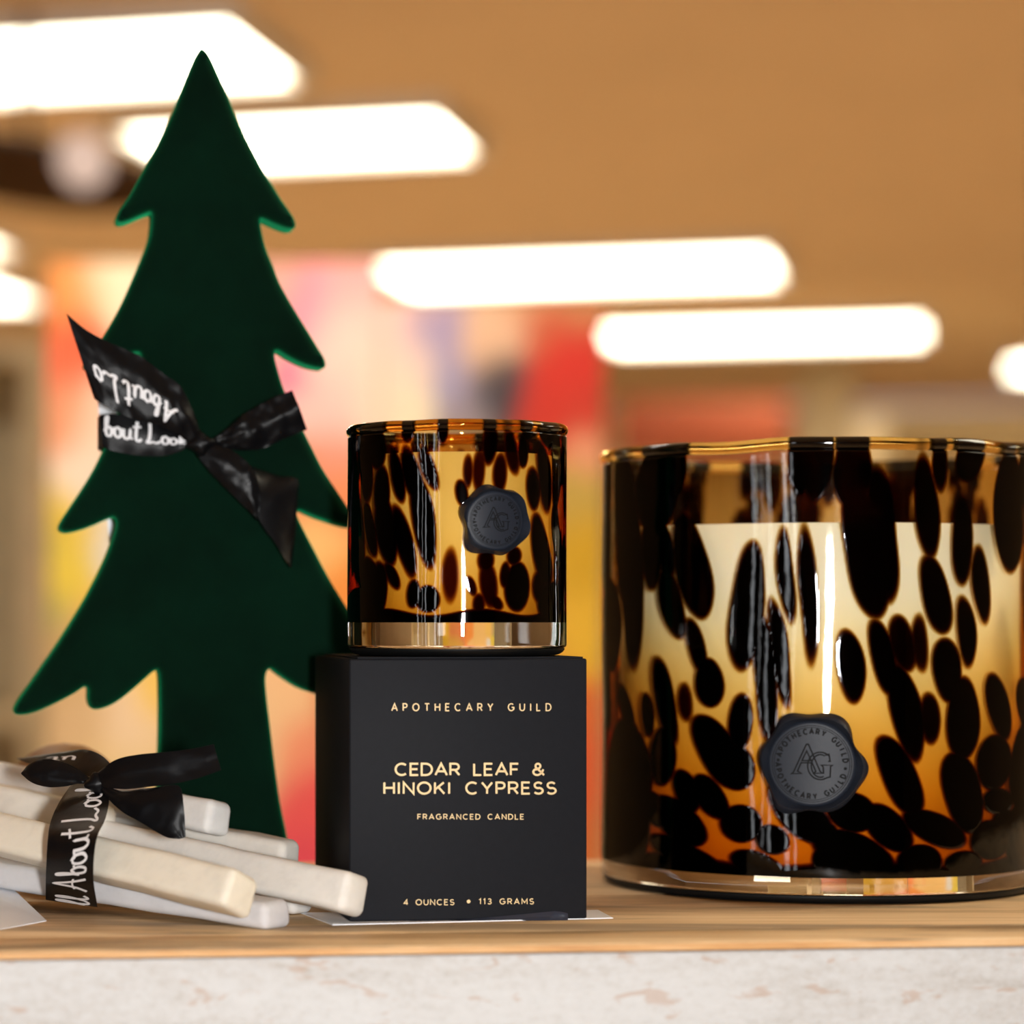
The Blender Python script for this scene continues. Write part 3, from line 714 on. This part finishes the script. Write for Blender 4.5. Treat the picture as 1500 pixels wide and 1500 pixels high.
def Z6(L):  # measured on an enlarged crop of the big candle
    return [(860 + l[0] / 2.083, 620 + l[1] / 2.083, l[2] / 2.083, l[3] / 2.083) + tuple(l[4:]) for l in L]
def Z4(L):
    return [(480 + l[0] / 3.75, 580 + l[1] / 3.75, l[2] / 3.75, l[3] / 3.75) + tuple(l[4:]) for l in L]
big_spots = Z6([(160, 420, 38, 340, 3), (245, 180, 62, 150, -6), (300, 130, 30, 100, -8), (222, 400, 28, 110, 5), (262, 370, 28, 110, 12), (290, 545, 33, 115, 12), (350, 430, 48, 168, 11), (508, 560, 46, 200, -5),
    (618, 460, 22, 150, 4), (655, 110, 32, 110, 0), (705, 120, 40, 120, -5), (680, 520, 24, 220, 3), (560, 780, 30, 200, 4), (600, 700, 24, 170, 8), (835, 390, 55, 210, 9), (880, 340, 42, 210, 5), (800, 140, 50, 130, 0), (1005, 250, 32, 165, 4), (1030, 520, 38, 125, 12), (1105, 360, 29, 137, 2),
    (1160, 495, 23, 122, 3), (1243, 260, 43, 190, 0), (1300, 130, 28, 110, -4), (1115, 640, 25, 112, 5), (1312, 640, 20, 155, 2), (1290, 860, 25, 80, 8), (795, 745, 36, 115, 7), (362, 680, 25, 92, 14), (402, 795, 38, 78, 6), (336, 855, 21, 65, 6, 0.45),
    (885, 715, 33, 120, 12), (950, 880, 40, 155, 11), (940, 670, 35, 90, 12, 0.7), (990, 668, 22, 92, 4, 0.6), (1063, 755, 38, 100, 5), (1110, 905, 44, 128, 0), (1015, 900, 28, 82, 7, 0.7), (1212, 872, 31, 106, 10),
    (1200, 1045, 50, 85, 0), (1290, 1080, 40, 150, 0), (272, 855, 30, 140, 11), (216, 905, 20, 72, 4), (150, 920, 20, 110, 8), (190, 1060, 36, 110, 12), (265, 1030, 36, 95, -4), (490, 920, 33, 90, 0), (425, 1010, 52, 125, 26), (480, 1060, 50, 70, 0),
    (335, 1135, 33, 72, 20), (405, 1150, 38, 80, 32), (310, 1230, 55, 100, 52), (235, 1200, 40, 60, 30), (490, 1233, 54, 58, 10), (580, 1275, 42, 50, 60), (535, 1355, 38, 80, 75), (330, 1340, 40, 120, 65), (655, 1190, 55, 120, 42), (720, 1245, 30, 40, 60),
    (800, 1310, 55, 120, 68), (740, 1330, 50, 60, 0), (930, 1075, 48, 128, 22), (800, 1190, 55, 70, 60), (900, 1235, 48, 85, 40), (1030, 1240, 42, 100, 58), (1108, 1135, 52, 128, 12), (1215, 1165, 42, 40, 0), (1185, 1285, 50, 60, 0), (985, 1345, 62, 60, 0), (1110, 1350, 50, 36, 0), (1235, 1240, 36, 50, 0), (1290, 1290, 60, 120, 0),
    (1130, 100, 36, 80, -12), (1045, 120, 22, 90, 0), (145, 1200, 70, 280, 0), (75, 370, 22, 160, 3), (72, 800, 20, 160, 4), (100, 620, 30, 150, 2), (125, 200, 22, 150, 0)])
small_spots = Z4([(140, 430, 28, 300, 4), (215, 360, 30, 200, 5), (272, 250, 46, 130, 5), (312, 520, 38, 150, 4), (335, 720, 45, 200, 6), (250, 720, 24, 150, 9), (395, 430, 29, 150, 12), (478, 440, 40, 170, 14), (535, 690, 48, 250, 9), (432, 800, 40, 200, 12, 0.8), (565, 400, 32, 120, 15, 0.7),
    (362, 985, 25, 82, 24, 0.7), (482, 1090, 30, 76, 0), (240, 1010, 46, 130, 6), (295, 1060, 34, 150, 0), (680, 985, 36, 150, -4, 0.35), (560, 1120, 50, 70, 0), (786, 1040, 21, 56, 15, 0.5), (770, 410, 22, 92, 0, 0.45), (830, 400, 30, 120, 0, 0.4), (880, 250, 36, 120, 0, 0.8), (945, 420, 32, 110, 0, 0.5), (1000, 300, 30, 130, 12, 0.5), (1062, 300, 22, 90, 0),
    (1115, 510, 29, 116, 4, 0.7), (1175, 440, 30, 190, 6, 0.8), (1162, 850, 40, 195, 8), (1150, 1050, 29, 86, 0, 0.6), (1035, 1050, 54, 128, 0), (968, 980, 22, 70, 0, 0.6), (1012, 880, 34, 50, 0, 0.6), (862, 900, 36, 65, 0, 0.6), (880, 1030, 42, 130, 8, 0.45), (825, 1140, 30, 60, 0, 0.5), (922, 1130, 26, 50, 40, 0.5), (735, 530, 30, 70, 8, 0.8),
    (1240, 380, 24, 220, 0), (1250, 760, 20, 180, 4), (1215, 1140, 60, 110, 0), (1195, 180, 36, 90, 0), (640, 190, 24, 70, 0), (450, 190, 30, 60, 0), (1090, 180, 26, 60, 0), (175, 760, 34, 260, 3), (200, 1150, 70, 100, 0)])

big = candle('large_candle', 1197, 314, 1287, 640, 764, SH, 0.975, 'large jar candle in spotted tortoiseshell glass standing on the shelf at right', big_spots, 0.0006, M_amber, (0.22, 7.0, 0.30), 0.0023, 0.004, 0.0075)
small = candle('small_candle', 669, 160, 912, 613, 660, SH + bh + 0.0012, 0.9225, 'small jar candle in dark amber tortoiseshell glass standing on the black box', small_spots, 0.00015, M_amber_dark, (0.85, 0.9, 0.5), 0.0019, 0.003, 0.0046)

# ------------------------------------------------------------------ wax seals
def seal(cd, px, py, rpx, disc, phase, lobes):
    root = cd['root']; phc = math.asin((px - cd['cx']) / cd['rp']); z0 = cd['zz'](py)
    s = (cd['Dax'] - cd['R'] * math.cos(phc)) / F     # metres per pixel there
    z0 = EYE - (py - CY) * s
    Rm = rpx * s
    def P(x, y, h):   # x right, y up in metres along the wall
        return cd['cyl'](phc + x / cd['R'], cd['R'] + h, z0 + y)
    bm = bmesh.new(); NA, NR = 120, 30; rings = []
    for i in range(NR + 1):
        f = i / NR; ring = []
        for k in range(NA):
            a = 2 * PI * k / NA
            out = 1 + sum(am * math.cos(m * a + p) for (m, am, p) in lobes)
            fd = disc
            if f <= fd: rr = f * 1.0; h = 0.0017
            else:
                g = (f - fd) / (1 - fd); rr = fd + g * (out - fd)
                h = 0.0017 - 0.0009 * math.exp(-((g - 0.10) / 0.09) ** 2) + 0.0024 * math.exp(-((g - 0.50) / 0.20) ** 2)
                if g > 0.6: h *= max(0.0, 1 - ((g - 0.6) / 0.4) ** 2.2)
            ring.append(bm.verts.new(P(math.cos(a) * rr * Rm, math.sin(a) * rr * Rm, h + 0.0001)))
        rings.append(ring)
    for a, b in zip(rings[:-1], rings[1:]):
        for k in range(NA):
            k2 = (k + 1) % NA
            if a is rings[0]:
                continue
            bm.faces.new((a[k], a[k2], b[k2], b[k]))
    bm.faces.new(rings[1])
    for v in list(bm.verts):
        if not v.link_faces: bm.verts.remove(v)
    so = fin(bm, 'wax_seal', M_seal, root, 60); so['label'] = 'black wax seal with monogram'
    # lettering ring and monogram; engraving shade is the darker colour of raised strokes
    bm = bmesh.new(); hh = 0.00195
    rt = disc * 0.765; hl = disc * 0.115
    def ringtext(txt, a0, a1, inward):
        gs = [GL[c] for c in txt]; n = len(gs)
        for i, g in enumerate(gs):
            a = math.radians(a0 + (a1 - a0) * i / (n - 1))
            for st in g[1]:
                pl = []
                for (x, y) in subdiv(st, 0.3):
                    u = (x - g[0] / 2) * hl * 0.8; v = (y - 0.5) * hl
                    if not inward:   # upright at the top
                        pl.append((math.sin(a) * (rt + v) + math.cos(a) * u, math.cos(a) * (rt + v) - math.sin(a) * u))
                    else:            # upright at the bottom
                        pl.append((math.sin(a) * (rt - v) - math.cos(a) * u, math.cos(a) * (rt - v) + math.sin(a) * u))
                strokes_to(bm, [pl], hl * 0.30, lambda x, y: P(x * Rm, y * Rm, hh))
    ringtext('APOTHECARY GUILD', -82 + phase, 76 + phase, False)
    ringtext('APOTHECARY GUILD', 260 + phase, 104 + phase, True)
    for a in (-92 + phase, 90 + phase):
        a = math.radians(a); c = (math.sin(a) * rt, math.cos(a) * rt)
        strokes_to(bm, [arc(c[0], c[1], hl * 0.16, hl * 0.16, 0, 360, 8)], hl * 0.3, lambda x, y: P(x * Rm, y * Rm, hh))
    for r in (0.90, 0.855): strokes_to(bm, [arc(0, 0, disc * r, disc * r, 0, 360, 72)], disc * 0.014, lambda x, y: P(x * Rm, y * Rm, hh))
    fin(bm, 'seal_lettering', M_sealshade, so, 0)
    bm = bmesh.new(); S = disc * 0.46
    Aout = [[(-1.0, -0.52), (-0.90, -0.44), (-0.26, 1.0), (-0.16, 1.0), (0.42, -0.40), (0.56, -0.48), (0.10, -0.48), (0.20, -0.38), (0.02, 0.05), (-0.52, 0.05), (-0.70, -0.38), (-0.50, -0.50), (-1.0, -0.52)],
            [(-0.48, 0.16), (-0.02, 0.16), (-0.25, 0.66), (-0.48, 0.16)]]
    Gout = [arc(0.42, -0.10, 0.62, 0.70, 48, 300, 26) + [(0.74, -0.70), (0.90, -0.66), (0.92, -0.12), (1.02, -0.06), (0.46, -0.06), (0.56, -0.14), (0.58, -0.50)],
            arc(0.42, -0.10, 0.44, 0.58, 60, 292, 24), [(0.66, 0.44), (0.84, 0.50), (0.90, 0.14), (0.80, 0.14)]]
    for pl in Aout + Gout:
        strokes_to(bm, [[(x * S, y * S) for (x, y) in pl]], disc * 0.034, lambda x, y: P(x * Rm, y * Rm - 0.0, hh))
    fin(bm, 'monogram', M_sealshade, so, 0)
seal(big, 1190, 1119, 76, 0.82, 8, [(6, 0.060, 0.4), (4, 0.035, 2.0), (3, 0.025, 1.0), (9, 0.012, 0.0)])
seal(small, 722, 763, 52, 0.80, 6, [(6, 0.065, 1.6), (4, 0.045, 2.6), (3, 0.03, 0.5)])

# ------------------------------------------------------------------ the velvet tree
tree_out = [(291, 73), (297, 68), (304, 73), (312, 86), (325, 115), (336, 139), (345, 163), (358, 192), (373, 221), (386, 246), (399, 266), (413, 289), (427, 309), (434, 322), (434, 331), (424, 333), (404, 326), (386, 318), (383, 324),
    (387, 346), (392, 365), (402, 389), (411, 412), (424, 436), (437, 458), (453, 484), (467, 507), (478, 526), (478, 537), (468, 538), (448, 533), (425, 522), (408, 512), (404, 520),
    (410, 545), (418, 570), (432, 600), (447, 631), (460, 657), (473, 683), (488, 707), (504, 731), (520, 756), (524, 768), (514, 772), (494, 767), (462, 756), (441, 747), (437, 753),
    (444, 770), (461, 803), (476, 832), (491, 859), (512, 893), (534, 930), (560, 972), (574, 1000), (578, 1018), (566, 1022), (536, 1014), (500, 1000), (492, 1020), (484, 1024), (468, 1018), (440, 1008), (412, 990), (398, 980), (391, 990),
    (392, 1018), (397, 1060), (403, 1110), (412, 1175), (424, 1235), (434, 1306),
    (226, 1306), (229, 1240), (232, 1160), (235, 1080), (235, 1010), (233, 985), (226, 984), (212, 996), (196, 1010), (176, 1026), (158, 1036), (142, 1040), (133, 1037), (129, 1026), (129, 1010), (124, 1007), (110, 1016), (84, 1030), (52, 1044), (28, 1048), (20, 1042), (27, 1026),
    (42, 1005), (60, 979), (80, 950), (102, 916), (126, 876), (150, 829), (163, 797), (171, 770), (168, 758), (158, 760), (140, 768), (118, 776), (97, 780), (87, 774), (90, 763), (104, 741), (122, 714), (140, 684), (156, 650), (176, 600), (195, 556), (205, 530), (206, 516), (194, 516), (170, 528), (146, 538), (128, 538), (124, 530),
    (136, 512), (149, 495), (165, 469), (180, 441), (191, 417), (201, 394), (212, 368), (220, 344), (223, 320), (222, 309), (211, 312), (192, 320), (178, 324), (171, 319), (175, 307), (188, 288), (202, 263), (216, 237), (230, 212), (243, 186), (258, 151), (272, 115), (283, 88)]
TK = math.tan(math.radians(6.2)); TY = math.radians(6.2)
TX0 = W(297, 900, 1.02)
def tD(px): return (1.02 - TK * TX0.x) / (1 - TK * (px - CX) / F)
ux = Vector((math.cos(TY), math.sin(TY), 0)); nb = Vector((-math.sin(TY), math.cos(TY), 0))
def tree():
    pts = [W(x, y, tD(x)) for x, y in tree_out]
    loc = [Vector(((p - TX0).dot(ux), p.z - SH, 0)) for p in pts]
    floor_ = min(l.y for l in loc)
    for l in loc: l.y = max(l.y, 0.0002)
    # smooth (leave the foot corners sharp)
    n = len(loc); i0 = tree_out.index((226, 1306)); ring = loc[i0:] + loc[:i0]
    sm = crom(ring, 3) + [ring[-1]]
    cu = bpy.data.curves.new('tree_curve', 'CURVE'); cu.dimensions = '2D'; cu.fill_mode = 'BOTH'
    sp = cu.splines.new('POLY'); cl = []
    for p in sm:
        if not cl or (p - cl[-1]).length > 0.0003: cl.append(p)
    if (cl[0] - cl[-1]).length < 0.0003: cl.pop()
    sp.points.add(len(cl) - 1)
    for q, p in zip(sp.points, cl): q.co = (p.x, p.y, 0, 1)
    sp.use_cyclic_u = True
    bv = 0.0042; th = 0.020
    cu.extrude = th / 2 - bv; cu.bevel_depth = bv; cu.bevel_resolution = 6; cu.offset = -bv
    co = bpy.data.objects.new('tmp', cu); COL.objects.link(co)
    dg = bpy.context.evaluated_depsgraph_get(); me = bpy.data.meshes.new_from_object(co.evaluated_get(dg))
    bpy.data.objects.remove(co)
    me.materials.clear()
    zmin = min(v.co.y for v in me.vertices)
    for v in me.vertices:
        x, y, z = v.co; v.co = Vector((TX0.x, TX0.y, 0)) + ux * x + nb * (th / 2 - z) + Vector((0, 0, SH + max(0.0001, y - zmin * 0)))
    bm = bmesh.new(); bm.from_mesh(me); bmesh.ops.remove_doubles(bm, verts=bm.verts, dist=1e-6)
    root = empty('velvet_tree', (TX0.x, TX0.y + th / 2, SH), 'flat dark green velvet Christmas tree cut-out standing at left', 'Christmas ornament')
    return fin(bm, 'tree_body', M_velvet, root, 35), root
tb, tree_root = tree()

# ------------------------------------------------------------------ ribbons
def loft(name, A, B, parent, nu=40, nv=10, bulge=0.001, crease=0.0004, mat=None, seed=0, label=None, fray=0.0):
    """A, B: the two edges as (px, py, D). Returns object and a surface function."""
    a = resample(crom([W(*p) for p in A], 8), nu); b = resample(crom([W(*p) for p in B], 8), nu)
    def surf(u, v, off=0.0):
        u = min(max(u, 0), 1); f = u * nu; i = min(int(f), nu - 1); t = f - i
        pa = a[i].lerp(a[i + 1], t); pb = b[i].lerp(b[i + 1], t)
        p = pa.lerp(pb, v)
        wdt = (pa - pb).length
        s = math.sin(PI * min(max(v, 0), 1))
        amp = bulge * min(1, wdt / 0.012)
        p = p + Vector((0, -1, 0)) * (s * amp + off)
        if crease:
            nz = mnoise.noise(Vector((u * 6 + seed * 7.3, v * 3.0, seed))) + 0.5 * mnoise.noise(Vector((u * 13, v * 8 + seed, 3)))
            p = p + Vector((0, -1, 0.25)) * nz * crease
        return p
    bm = bmesh.new(); g = []
    for i in range(nu + 1):
        row = []
        for j in range(nv + 1):
            u = i / nu
            if fray and i in (0, nu):
                pass
            row.append(bm.verts.new(surf(u, j / nv)))
        g.append(row)
    for i in range(nu):
        for j in range(nv):
            try: bm.faces.new((g[i][j], g[i + 1][j], g[i + 1][j + 1], g[i][j + 1]))
            except ValueError: pass
    bmesh.ops.remove_doubles(bm, verts=bm.verts, dist=1e-6)
    ex = bmesh.ops.extrude_face_region(bm, geom=list(bm.faces))
    for v in [e for e in ex['geom'] if isinstance(e, bmesh.types.BMVert)]: v.co += Vector((0, 0.00035, 0))
    o = fin(bm, name, mat or M_satin, parent, 50)
    if label: o['label'] = label
    return o, surf
# handwritten letters: strokes in a box of x-height 0.5, cap height 1
SG = {
 'A': (0.78, [[(0.0, 0.0), (0.22, 0.35), (0.45, 0.98), (0.50, 0.98), (0.52, 0.5), (0.60, 0.0)], [(0.12, 0.38), (0.40, 0.44), (0.66, 0.40)]]),
 'L': (0.72, [[(0.15, 1.0), (0.16, 0.6), (0.12, 0.2), (0.02, 0.02), (0.10, -0.02), (0.30, 0.06), (0.50, 0.02), (0.66, 0.14)]]),
 'b': (0.50, [[(0.06, 0.2), (0.20, 0.62), (0.24, 0.95), (0.15, 0.9), (0.13, 0.4), (0.15, 0.05), (0.32, 0.02), (0.40, 0.25), (0.30, 0.46), (0.18, 0.36)], [(0.38, 0.36), (0.50, 0.40)]]),
 'o': (0.44, [[(0.26, 0.46), (0.08, 0.40), (0.04, 0.15), (0.18, 0.0), (0.34, 0.12), (0.34, 0.36), (0.24, 0.46), (0.30, 0.38), (0.44, 0.42)]]),
 'u': (0.50, [[(0.05, 0.46), (0.05, 0.12), (0.18, 0.0), (0.34, 0.14), (0.38, 0.46), (0.37, 0.12), (0.50, 0.06)]]),
 't': (0.42, [[(0.22, 0.92), (0.16, 0.4), (0.16, 0.08), (0.28, 0.0), (0.42, 0.12)], [(0.0, 0.62), (0.40, 0.70)]]),
 'k': (0.50, [[(0.04, 0.15), (0.20, 0.66), (0.22, 0.94), (0.13, 0.85), (0.10, 0.0)], [(0.10, 0.2), (0.28, 0.46), (0.34, 0.36), (0.16, 0.24), (0.34, 0.02), (0.50, 0.08)]]),
 's': (0.36, [[(0.0, 0.08), (0.20, 0.50), (0.24, 0.42), (0.30, 0.14), (0.16, 0.0), (0.02, 0.06)]]),
 'l': (0.28, [[(0.0, 0.12), (0.16, 0.6), (0.18, 0.95), (0.09, 0.9), (0.08, 0.2), (0.14, 0.0), (0.28, 0.12)]]),
 ' ': (0.26, [])}
def script_text(txt):
    x = 0; out = []
    for c in txt:
        w, st = SG[c]
        for s in st:
            q = [(p.x, p.y) for p in crom([Vector((a, b, 0)) for a, b in s], 6)]
            out.append([(x + a, b) for a, b in q])
        x += w
    return out, x
def write(surf, txt, u0, u1, vb, vt, parent, thick=0.125, flip=False, swap=False):
    """text runs from u0 to u1, its baseline at v=vb and cap line at v=vt"""
    P, wd = script_text(txt); bm = bmesh.new()
    def f(x, y): return surf(u0 + (u1 - u0) * x / wd, vb + (vt - vb) * y, 0.00025)
    strokes_to(bm, P, lambda t: thick * (0.72 + 0.5 * abs(t.y)), f)
    return fin(bm, 'printed_lettering', M_print, parent, 0)

T0 = lambda x, o=0.0: tD(x) - 0.0012 - o
rb = empty('tree_ribbon', W(292, 648, T0(292)), 'black printed ribbon tied in a knot around the green velvet tree', 'ribbon')
def E(L, off): return [(x, y, T0(x, (off if not isinstance(off, (list, tuple)) else off[i]))) for i, (x, y) in enumerate(L)]
# band round the tree, left half
o, s = loft('band', E([(146, 608), (165, 606), (200, 612), (235, 622), (262, 634), (282, 645)], [0.0, .001, .001, .001, .003, .004]),
            E([(150, 655), (165, 660), (200, 667), (235, 668), (258, 663), (282, 652)], [0.0, .001, .001, .001, .003, .004]), rb, 40, 8, 0.001, 0.0003, seed=3)
write(s, 'bout Looks', 0.03, 1.02, 0.62, 0.06, rb)
# band behind: round the edge of the tree and across the back
pb = []
for (x, y0, y1, dd) in ((150, 607, 656, 0.001), (143, 612, 658, 0.008), (147, 615, 660, 0.020), (158, 616, 662, 0.0225)): pb.append((x, y0, y1, dd))
loft('band', [(x, y0, tD(x) - 0.0008 + d) for x, y0, y1, d in pb] + [(300, 630, tD(300) + 0.0215), (436, 640, tD(436) + 0.0215)],
     [(x, y1, tD(x) - 0.0008 + d) for x, y0, y1, d in pb] + [(300, 672, tD(300) + 0.0215), (436, 672, tD(436) + 0.0215)], rb, 60, 4, 0.0, 0.0, seed=4)
# long tail to the upper left, text upside down
o, s = loft('tail', E([(97, 459), (122, 480), (148, 496), (180, 510), (208, 523), (240, 548), (264, 566), (282, 600), (296, 640)], [.008, .009, .009, .009, .009, .009, .009, .008, .006]),
            E([(138, 584), (150, 592), (165, 600), (186, 610), (208, 617), (232, 622), (250, 630), (266, 640), (284, 656)], [.008, .009, .009, .009, .009, .009, .009, .008, .006]), rb, 50, 14, 0.002, 0.0010, seed=1)
write(s, 'About Lo', 0.74, 0.10, 0.48, 0.86, rb)
# fold of the tail along its upper edge
# tail to the upper right
loft('tail', E([(306, 646), (330, 630), (352, 610), (375, 596), (402, 582), (428, 572)], [.005, .006, .007, .007, .007, .007]),
     E([(306, 656), (332, 658), (362, 660), (390, 655), (420, 641), (450, 629)], [.005, .005, .006, .006, .006, .006]), rb, 40, 12, 0.0022, 0.0012, seed=2)
# lower right tail: front fold, then dark back fold
loft('tail', E([(304, 646), (330, 655), (352, 668), (372, 690), (381, 720), (380, 748), (378, 762)], [.006, .007, .008, .008, .008, .008, .008]),
     E([(284, 660), (300, 682), (318, 702), (338, 722), (356, 740), (368, 752), (377, 763)], [.006, .007, .007, .007, .007, .007, .007]), rb, 40, 10, 0.002, 0.0007, seed=5)
loft('tail', E([(370, 683), (388, 690), (410, 697), (424, 698), (437, 704), (436, 730), (434, 765), (431, 800), (428, 830)], [.0005] * 9),
     E([(366, 700), (370, 724), (374, 745), (380, 762), (390, 778), (401, 792), (410, 806), (418, 820), (426, 832)], [.0075] * 9), rb, 40, 10, 0.001, 0.0002, seed=6)
# knot
def knot(px, py, D, rx, ry, parent):
    bm = bmesh.new(); bmesh.ops.create_uvsphere(bm, u_segments=28, v_segments=18, radius=1); c = W(px, py, D)
    for v in bm.verts:
        k = 1 + 0.16 * math.sin(4 * math.atan2(v.co.z, v.co.x) + 1) + 0.12 * mnoise.noise(v.co * 2.5)
        v.co = c + Vector((v.co.x * rx * k, v.co.y * min(rx, ry) * 0.75, v.co.z * ry * k))
    return fin(bm, 'knot', M_satin, parent, 80)
knot(294, 650, T0(294, 0.0065), 0.0050, 0.0042, rb)
# white price card hanging behind the tree
pts = []
tdb = 0.0235
bm = bmesh.new(); q = [(142, 588), (200, 588), (170, 805), (158, 806)]
q = [(143, 585), (215, 585), (215, 740), (176, 800), (160, 800)]
f = [bm.verts.new(W(x, y, tD(x) + tdb)) for x, y in q]; g = [bm.verts.new(W(x, y, tD(x) + tdb) + nb * 0.0005) for x, y in q]
bm.faces.new(f); bm.faces.new(g)
for i in range(len(q)): bm.faces.new((f[i], f[(i + 1) % len(q)], g[(i + 1) % len(q)], g[i]))
tag(fin(bm, 'price_card', M_card, None, 0), 'white card peeking out behind the left edge of the green tree', 'card')

# ------------------------------------------------------------------ off-white sticks
def stick(Rt, Lf, w, h, roll, color, label, extra=0.03, seed=0):
    p, q = W(*Rt), W(*Lf)
    d = (q - p); L = d.length + extra; d.normalize()
    side = Vector((0, 0, 1)).cross(d); side.normalize()
    if side.y < 0: side = -side                       # away from the camera
    up = d.cross(side); 
    if up.z < 0: up = -up
    rm = Matrix.Rotation(math.radians(roll), 3, d); side = rm @ side; up = rm @ up
    bm = bmesh.new(); bmesh.ops.create_cube(bm, size=1.0)
    bmesh.ops.subdivide_edges(bm, edges=[e for e in bm.edges if abs((e.verts[0].co - e.verts[1].co).x) > 0.5], cuts=14, use_grid_fill=True)
    for v in bm.verts: v.co = Vector((v.co.x * L, v.co.y * w, v.co.z * h))
    es = [e for e in bm.edges if e.calc_face_angle(0) > 0.5]
    bmesh.ops.bevel(bm, geom=es, offset=0.0029, segments=5, affect='EDGES', profile=0.5)
    for v in bm.verts:
        n = mnoise.noise(v.co * 60 + Vector((seed, 0, 0))); v.co += Vector((0, v.co.y, v.co.z)) * n * 0.07
        # ends a little slanted and worn
        if v.co.x < -L / 2 + 0.004: v.co.x += 0.0008 * mnoise.noise(v.co * 200 + Vector((seed, 3, 0))) + v.co.z * 0.08
    for v in bm.verts:
        c = v.co; v.co = p + d * (c.x + L / 2) + side * (c.y + w / 2) + up * (c.z + h / 2)
    root = fin(bm, 'stone_stick', M_stone, None, 60)
    # origin at the right-hand end, on its underside
    root.data.transform(Matrix.Translation(-p)); root.location = p
    root.color = (*color, 1)
    tag(root, label, 'stone stick', 'bundle of off-white sticks')
    return root
cream, grey = lin((243, 235, 217)), lin((216, 215, 217))
stick((324, 1327, .880), (-10, 1243, .952), .0155, .0136, 24, cream, 'cream stick in front of the bundle with a blunt end', seed=1)
stick((388, 1364, .897), (0, 1303, .968), .0150, .0092, 0, grey, 'greyish bottom stick of the bundle lying on the wood in front', seed=2)
stick((498, 1335, .900), (120, 1250, .978), .0135, .0136, 16, lin((238, 234, 226)), 'long off-white stick reaching farthest right, its end overlapping the black box', seed=3)
stick((302, 1220, .962), (0, 1163, 1.030), .0125, .0122, 12, lin((240, 238, 234)), 'topmost off-white stick of the bundle, its end against the tree trunk', 0.01, seed=4)
stick((412, 1284, .958), (20, 1216, 1.028), .0120, .0125, 0, lin((232, 226, 216)), 'off-white stick half hidden behind the longest one, only its end edge showing', 0.01, seed=5)
stick((430, 1341, .940), (64, 1290, 1.010), .0125, .0100, 0, lin((228, 224, 218)), 'bottom stick at the back of the bundle, its stub showing under the longest stick', 0.01, seed=6)
stick((135, 1232, .972), (-60, 1188, 1.010), .0130, .0125, 6, lin((240, 234, 222)), 'off-white stick in the middle of the bundle, above the cream one left of the ribbon', 0.01, seed=7)

# ribbon round the sticks
r2 = empty('stick_ribbon', W(140, 1148, .93), 'black printed ribbon tied in a bow around the bundle of sticks', 'ribbon')
o, s = loft('band', [(112, 1140, .955), (98, 1158, .945), (85, 1178, .936), (74, 1204, .928), (70, 1228, .921), (68, 1262, .922), (67, 1290, .932), (67, 1318, .948)],
            [(158, 1132, .950), (160, 1158, .936), (159, 1180, .926), (153, 1203, .917), (143, 1224, .908), (138, 1252, .906), (137, 1290, .914), (143, 1329, .928)], r2, 50, 12, 0.0008, 0.0003, seed=11)
write(s, 'll About Looks', 1.0, 0.04, 0.84, 0.20, r2, 0.085)
# band over the top of the bundle to the left
o, s = loft('band', [(165, 1122, .955), (148, 1106, .965), (125, 1098, .972), (95, 1101, .985), (60, 1106, .995), (24, 1111, 1.005)],
            [(150, 1146, .950), (128, 1142, .958), (104, 1134, .966), (80, 1127, .975), (58, 1121, .985), (40, 1118, .995)], r2, 40, 8, 0.0006, 0.0003, seed=12)
write(s, 'ut', 0.40, 0.72, 0.26, 0.62, r2, 0.10)
# small loop on the left
loft('loop', [(31, 1132, .950), (44, 1118, .948), (66, 1112, .946), (92, 1116, .944), (116, 1128, .942), (140, 1146, .940)],
     [(31, 1134, .950), (46, 1146, .946), (70, 1153, .943), (95, 1152, .941), (118, 1148, .940), (140, 1152, .938)], r2, 36, 10, 0.0022, 0.0005, seed=13)
# right tails
loft('tail', [(132, 1140, .938), (150, 1126, .934), (172, 1112, .930), (205, 1105, .926), (250, 1101, .922), (285, 1096, .920), (313, 1090, .918)],
     [(136, 1150, .937), (158, 1154, .932), (185, 1156, .928), (215, 1153, .925), (250, 1149, .922), (290, 1140, .920), (324, 1128, .918)], r2, 44, 10, 0.0014, 0.0004, seed=14)
loft('tail', [(146, 1146, .936), (176, 1158, .931), (205, 1156, .927), (232, 1153, .923), (262, 1151, .920), (269, 1180, .918), (272, 1226, .917)],
     [(146, 1154, .935), (160, 1172, .931), (180, 1190, .927), (205, 1204, .923), (228, 1218, .920), (246, 1227, .918), (262, 1229, .917)], r2, 44, 10, 0.0016, 0.0005, seed=15)
knot(143, 1148, .936, 0.0042, 0.0034, r2)

# white card under the left end of the bundle
card('loose_card', [W(-60, 1290, .985), W(21, 1305, .972), W(68, 1349.5, .9235), W(-60, 1374, .880)], 0.0003, 'white card corner sticking out under the sticks at the left edge')
# turned wooden ball behind the sticks
bm = lathe([(0, 0.0)] + [(0.0255 * math.sin(PI * (k + 1.2) / 22), 0.0272 - 0.0275 * math.cos(PI * (k + 1.2) / 22)) for k in range(20)] + [(0, 0.0546)], (W(95, 0, 1.047).x, 1.047 + CAMY, SH), 48)
tag(fin(bm, 'wooden_ball', M_ball, None, 60), 'blurred brown wooden ball behind the sticks, left of the tree trunk', 'ornament')
